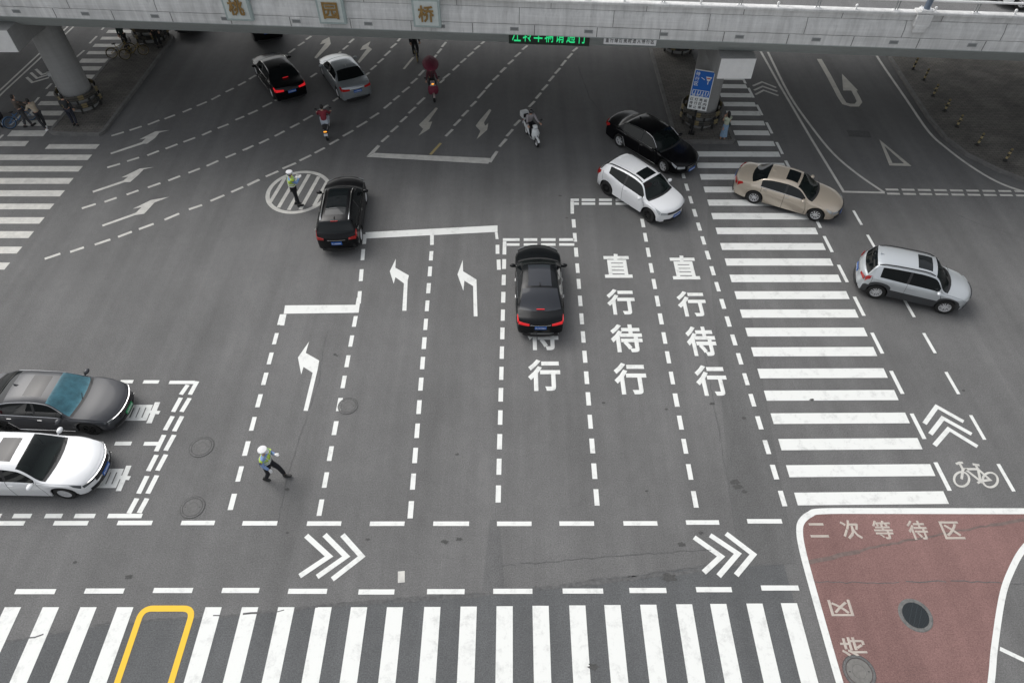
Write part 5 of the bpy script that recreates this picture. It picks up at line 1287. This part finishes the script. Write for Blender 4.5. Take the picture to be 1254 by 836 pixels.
    if quilt:
        b=MB();b.loft([[(x+.05*math.cos(y*2.2),y*w2*1.0,z_) for y in (-1,-.6,-.2,.2,.6,1)]+[(x+.01+.05*math.cos(y*2.2),y*w2*.95,z_) for y in (1,.6,.2,-.2,-.6,-1)] for x,z_,w2 in ((.48,.36,.22),(.55,.52,.27),(.53,.70,.28),(.47,.84,.24))]);b.build('wind_quilt',quilt,t,smooth=50)
    if canopy:
        b=MB();n=20;rings=[]
        for k,(f,dz) in enumerate(((1,0),(.97,.03),(.8,.12),(.5,.2),(.2,.24),(.02,.25))):
            rings.append([(.0+math.cos(a)*.82*f+.05,math.sin(a)*.43*f,1.88+dz+.02*math.cos(4*a)*f) for a in [2*math.pi*q/n for q in range(n)]])
        b.loft(rings,cap=False);cn=b.build('canopy',canopy,t,smooth=50);md=cn.modifiers.new('s','SOLIDIFY');md.thickness=.012
        b=MB();b.tube([(.36,.0,1.0),(.30,0,1.5),(.05,0,2.10)],.014,6);b.tube([(-.75,0,.75),(-.7,0,1.5),(-.55,0,1.95)],.014,6);b.build('canopy_pole',M_BLACKMET,t)
    if rider:
        pass
    return t
SR=riding(hand=(.30,.31,1.01),seat=(-.33,0,.80),lean=.10,foot=(.12,.12,.43),knee=(.14,.17,.84))
a=G(660,183);c=G(642.5,161);d=Vector((a.x-c.x,a.y-c.y));hd=math.atan2(d.y,d.x);mid=((a.x+c.x)/2,(a.y+c.y)/2,0)
scooter('white scooter with top box ridden by a person in grey',mid,hd,(.70,.72,.72),box=mat('box_white',(.68,.70,.70),.3))
human('rider in grey shirt and dark helmet sitting on the white scooter',mid,hd,SR,helmet=True,top=(.30,.28,.29),bottom=(.015,.015,.018),scale=1.0)
p=G(400,168);hd=math.radians(100)
loc=(p.x+.0,p.y+.35,0)
scooter('dark scooter with lit rear lamp ridden away by a person in a red top',loc,hd,(.03,.03,.035),tail_lit=True)
human('rider in dark red top and pale trousers on the dark scooter',loc,hd,SR,top=(.20,.022,.035),bottom=(.42,.46,.52),scale=1.04,shoe=(.5,.5,.5))
p=G(532,124);loc=(p.x-.1,p.y+.55,0);hd=math.radians(-80)
QM=mat('maroon_quilt',(.16,.022,.045),.8,var=.25,scale=9)
scooter('scooter with a maroon rain canopy and lit orange lamp',loc,hd,(.35,.28,.27),head_lit=True,canopy=mat('maroon_canopy',(.17,.02,.045),.7,var=.12,scale=6),quilt=QM)
human('rider sitting under the maroon scooter canopy',loc,hd,SR,top=(.10,.03,.04),bottom=(.03,.03,.03),scale=1.0)
# black electric tricycle hood at the left edge
p=G(8,150);loc=(p.x-.3,p.y+.1,0)
scooter('black scooter with black leg cover at the left zebra crossing beside the blue bicycle',loc,math.radians(-60),(.012,.012,.014),box=mat('box_black',(.015,.015,.016),.4),quilt=mat('black_quilt',(.012,.012,.014),.7))
human('person in black riding the black scooter with the leg cover',loc,math.radians(-60),SR,top=(.012,.012,.014),bottom=(.012,.012,.014),scale=1.05)
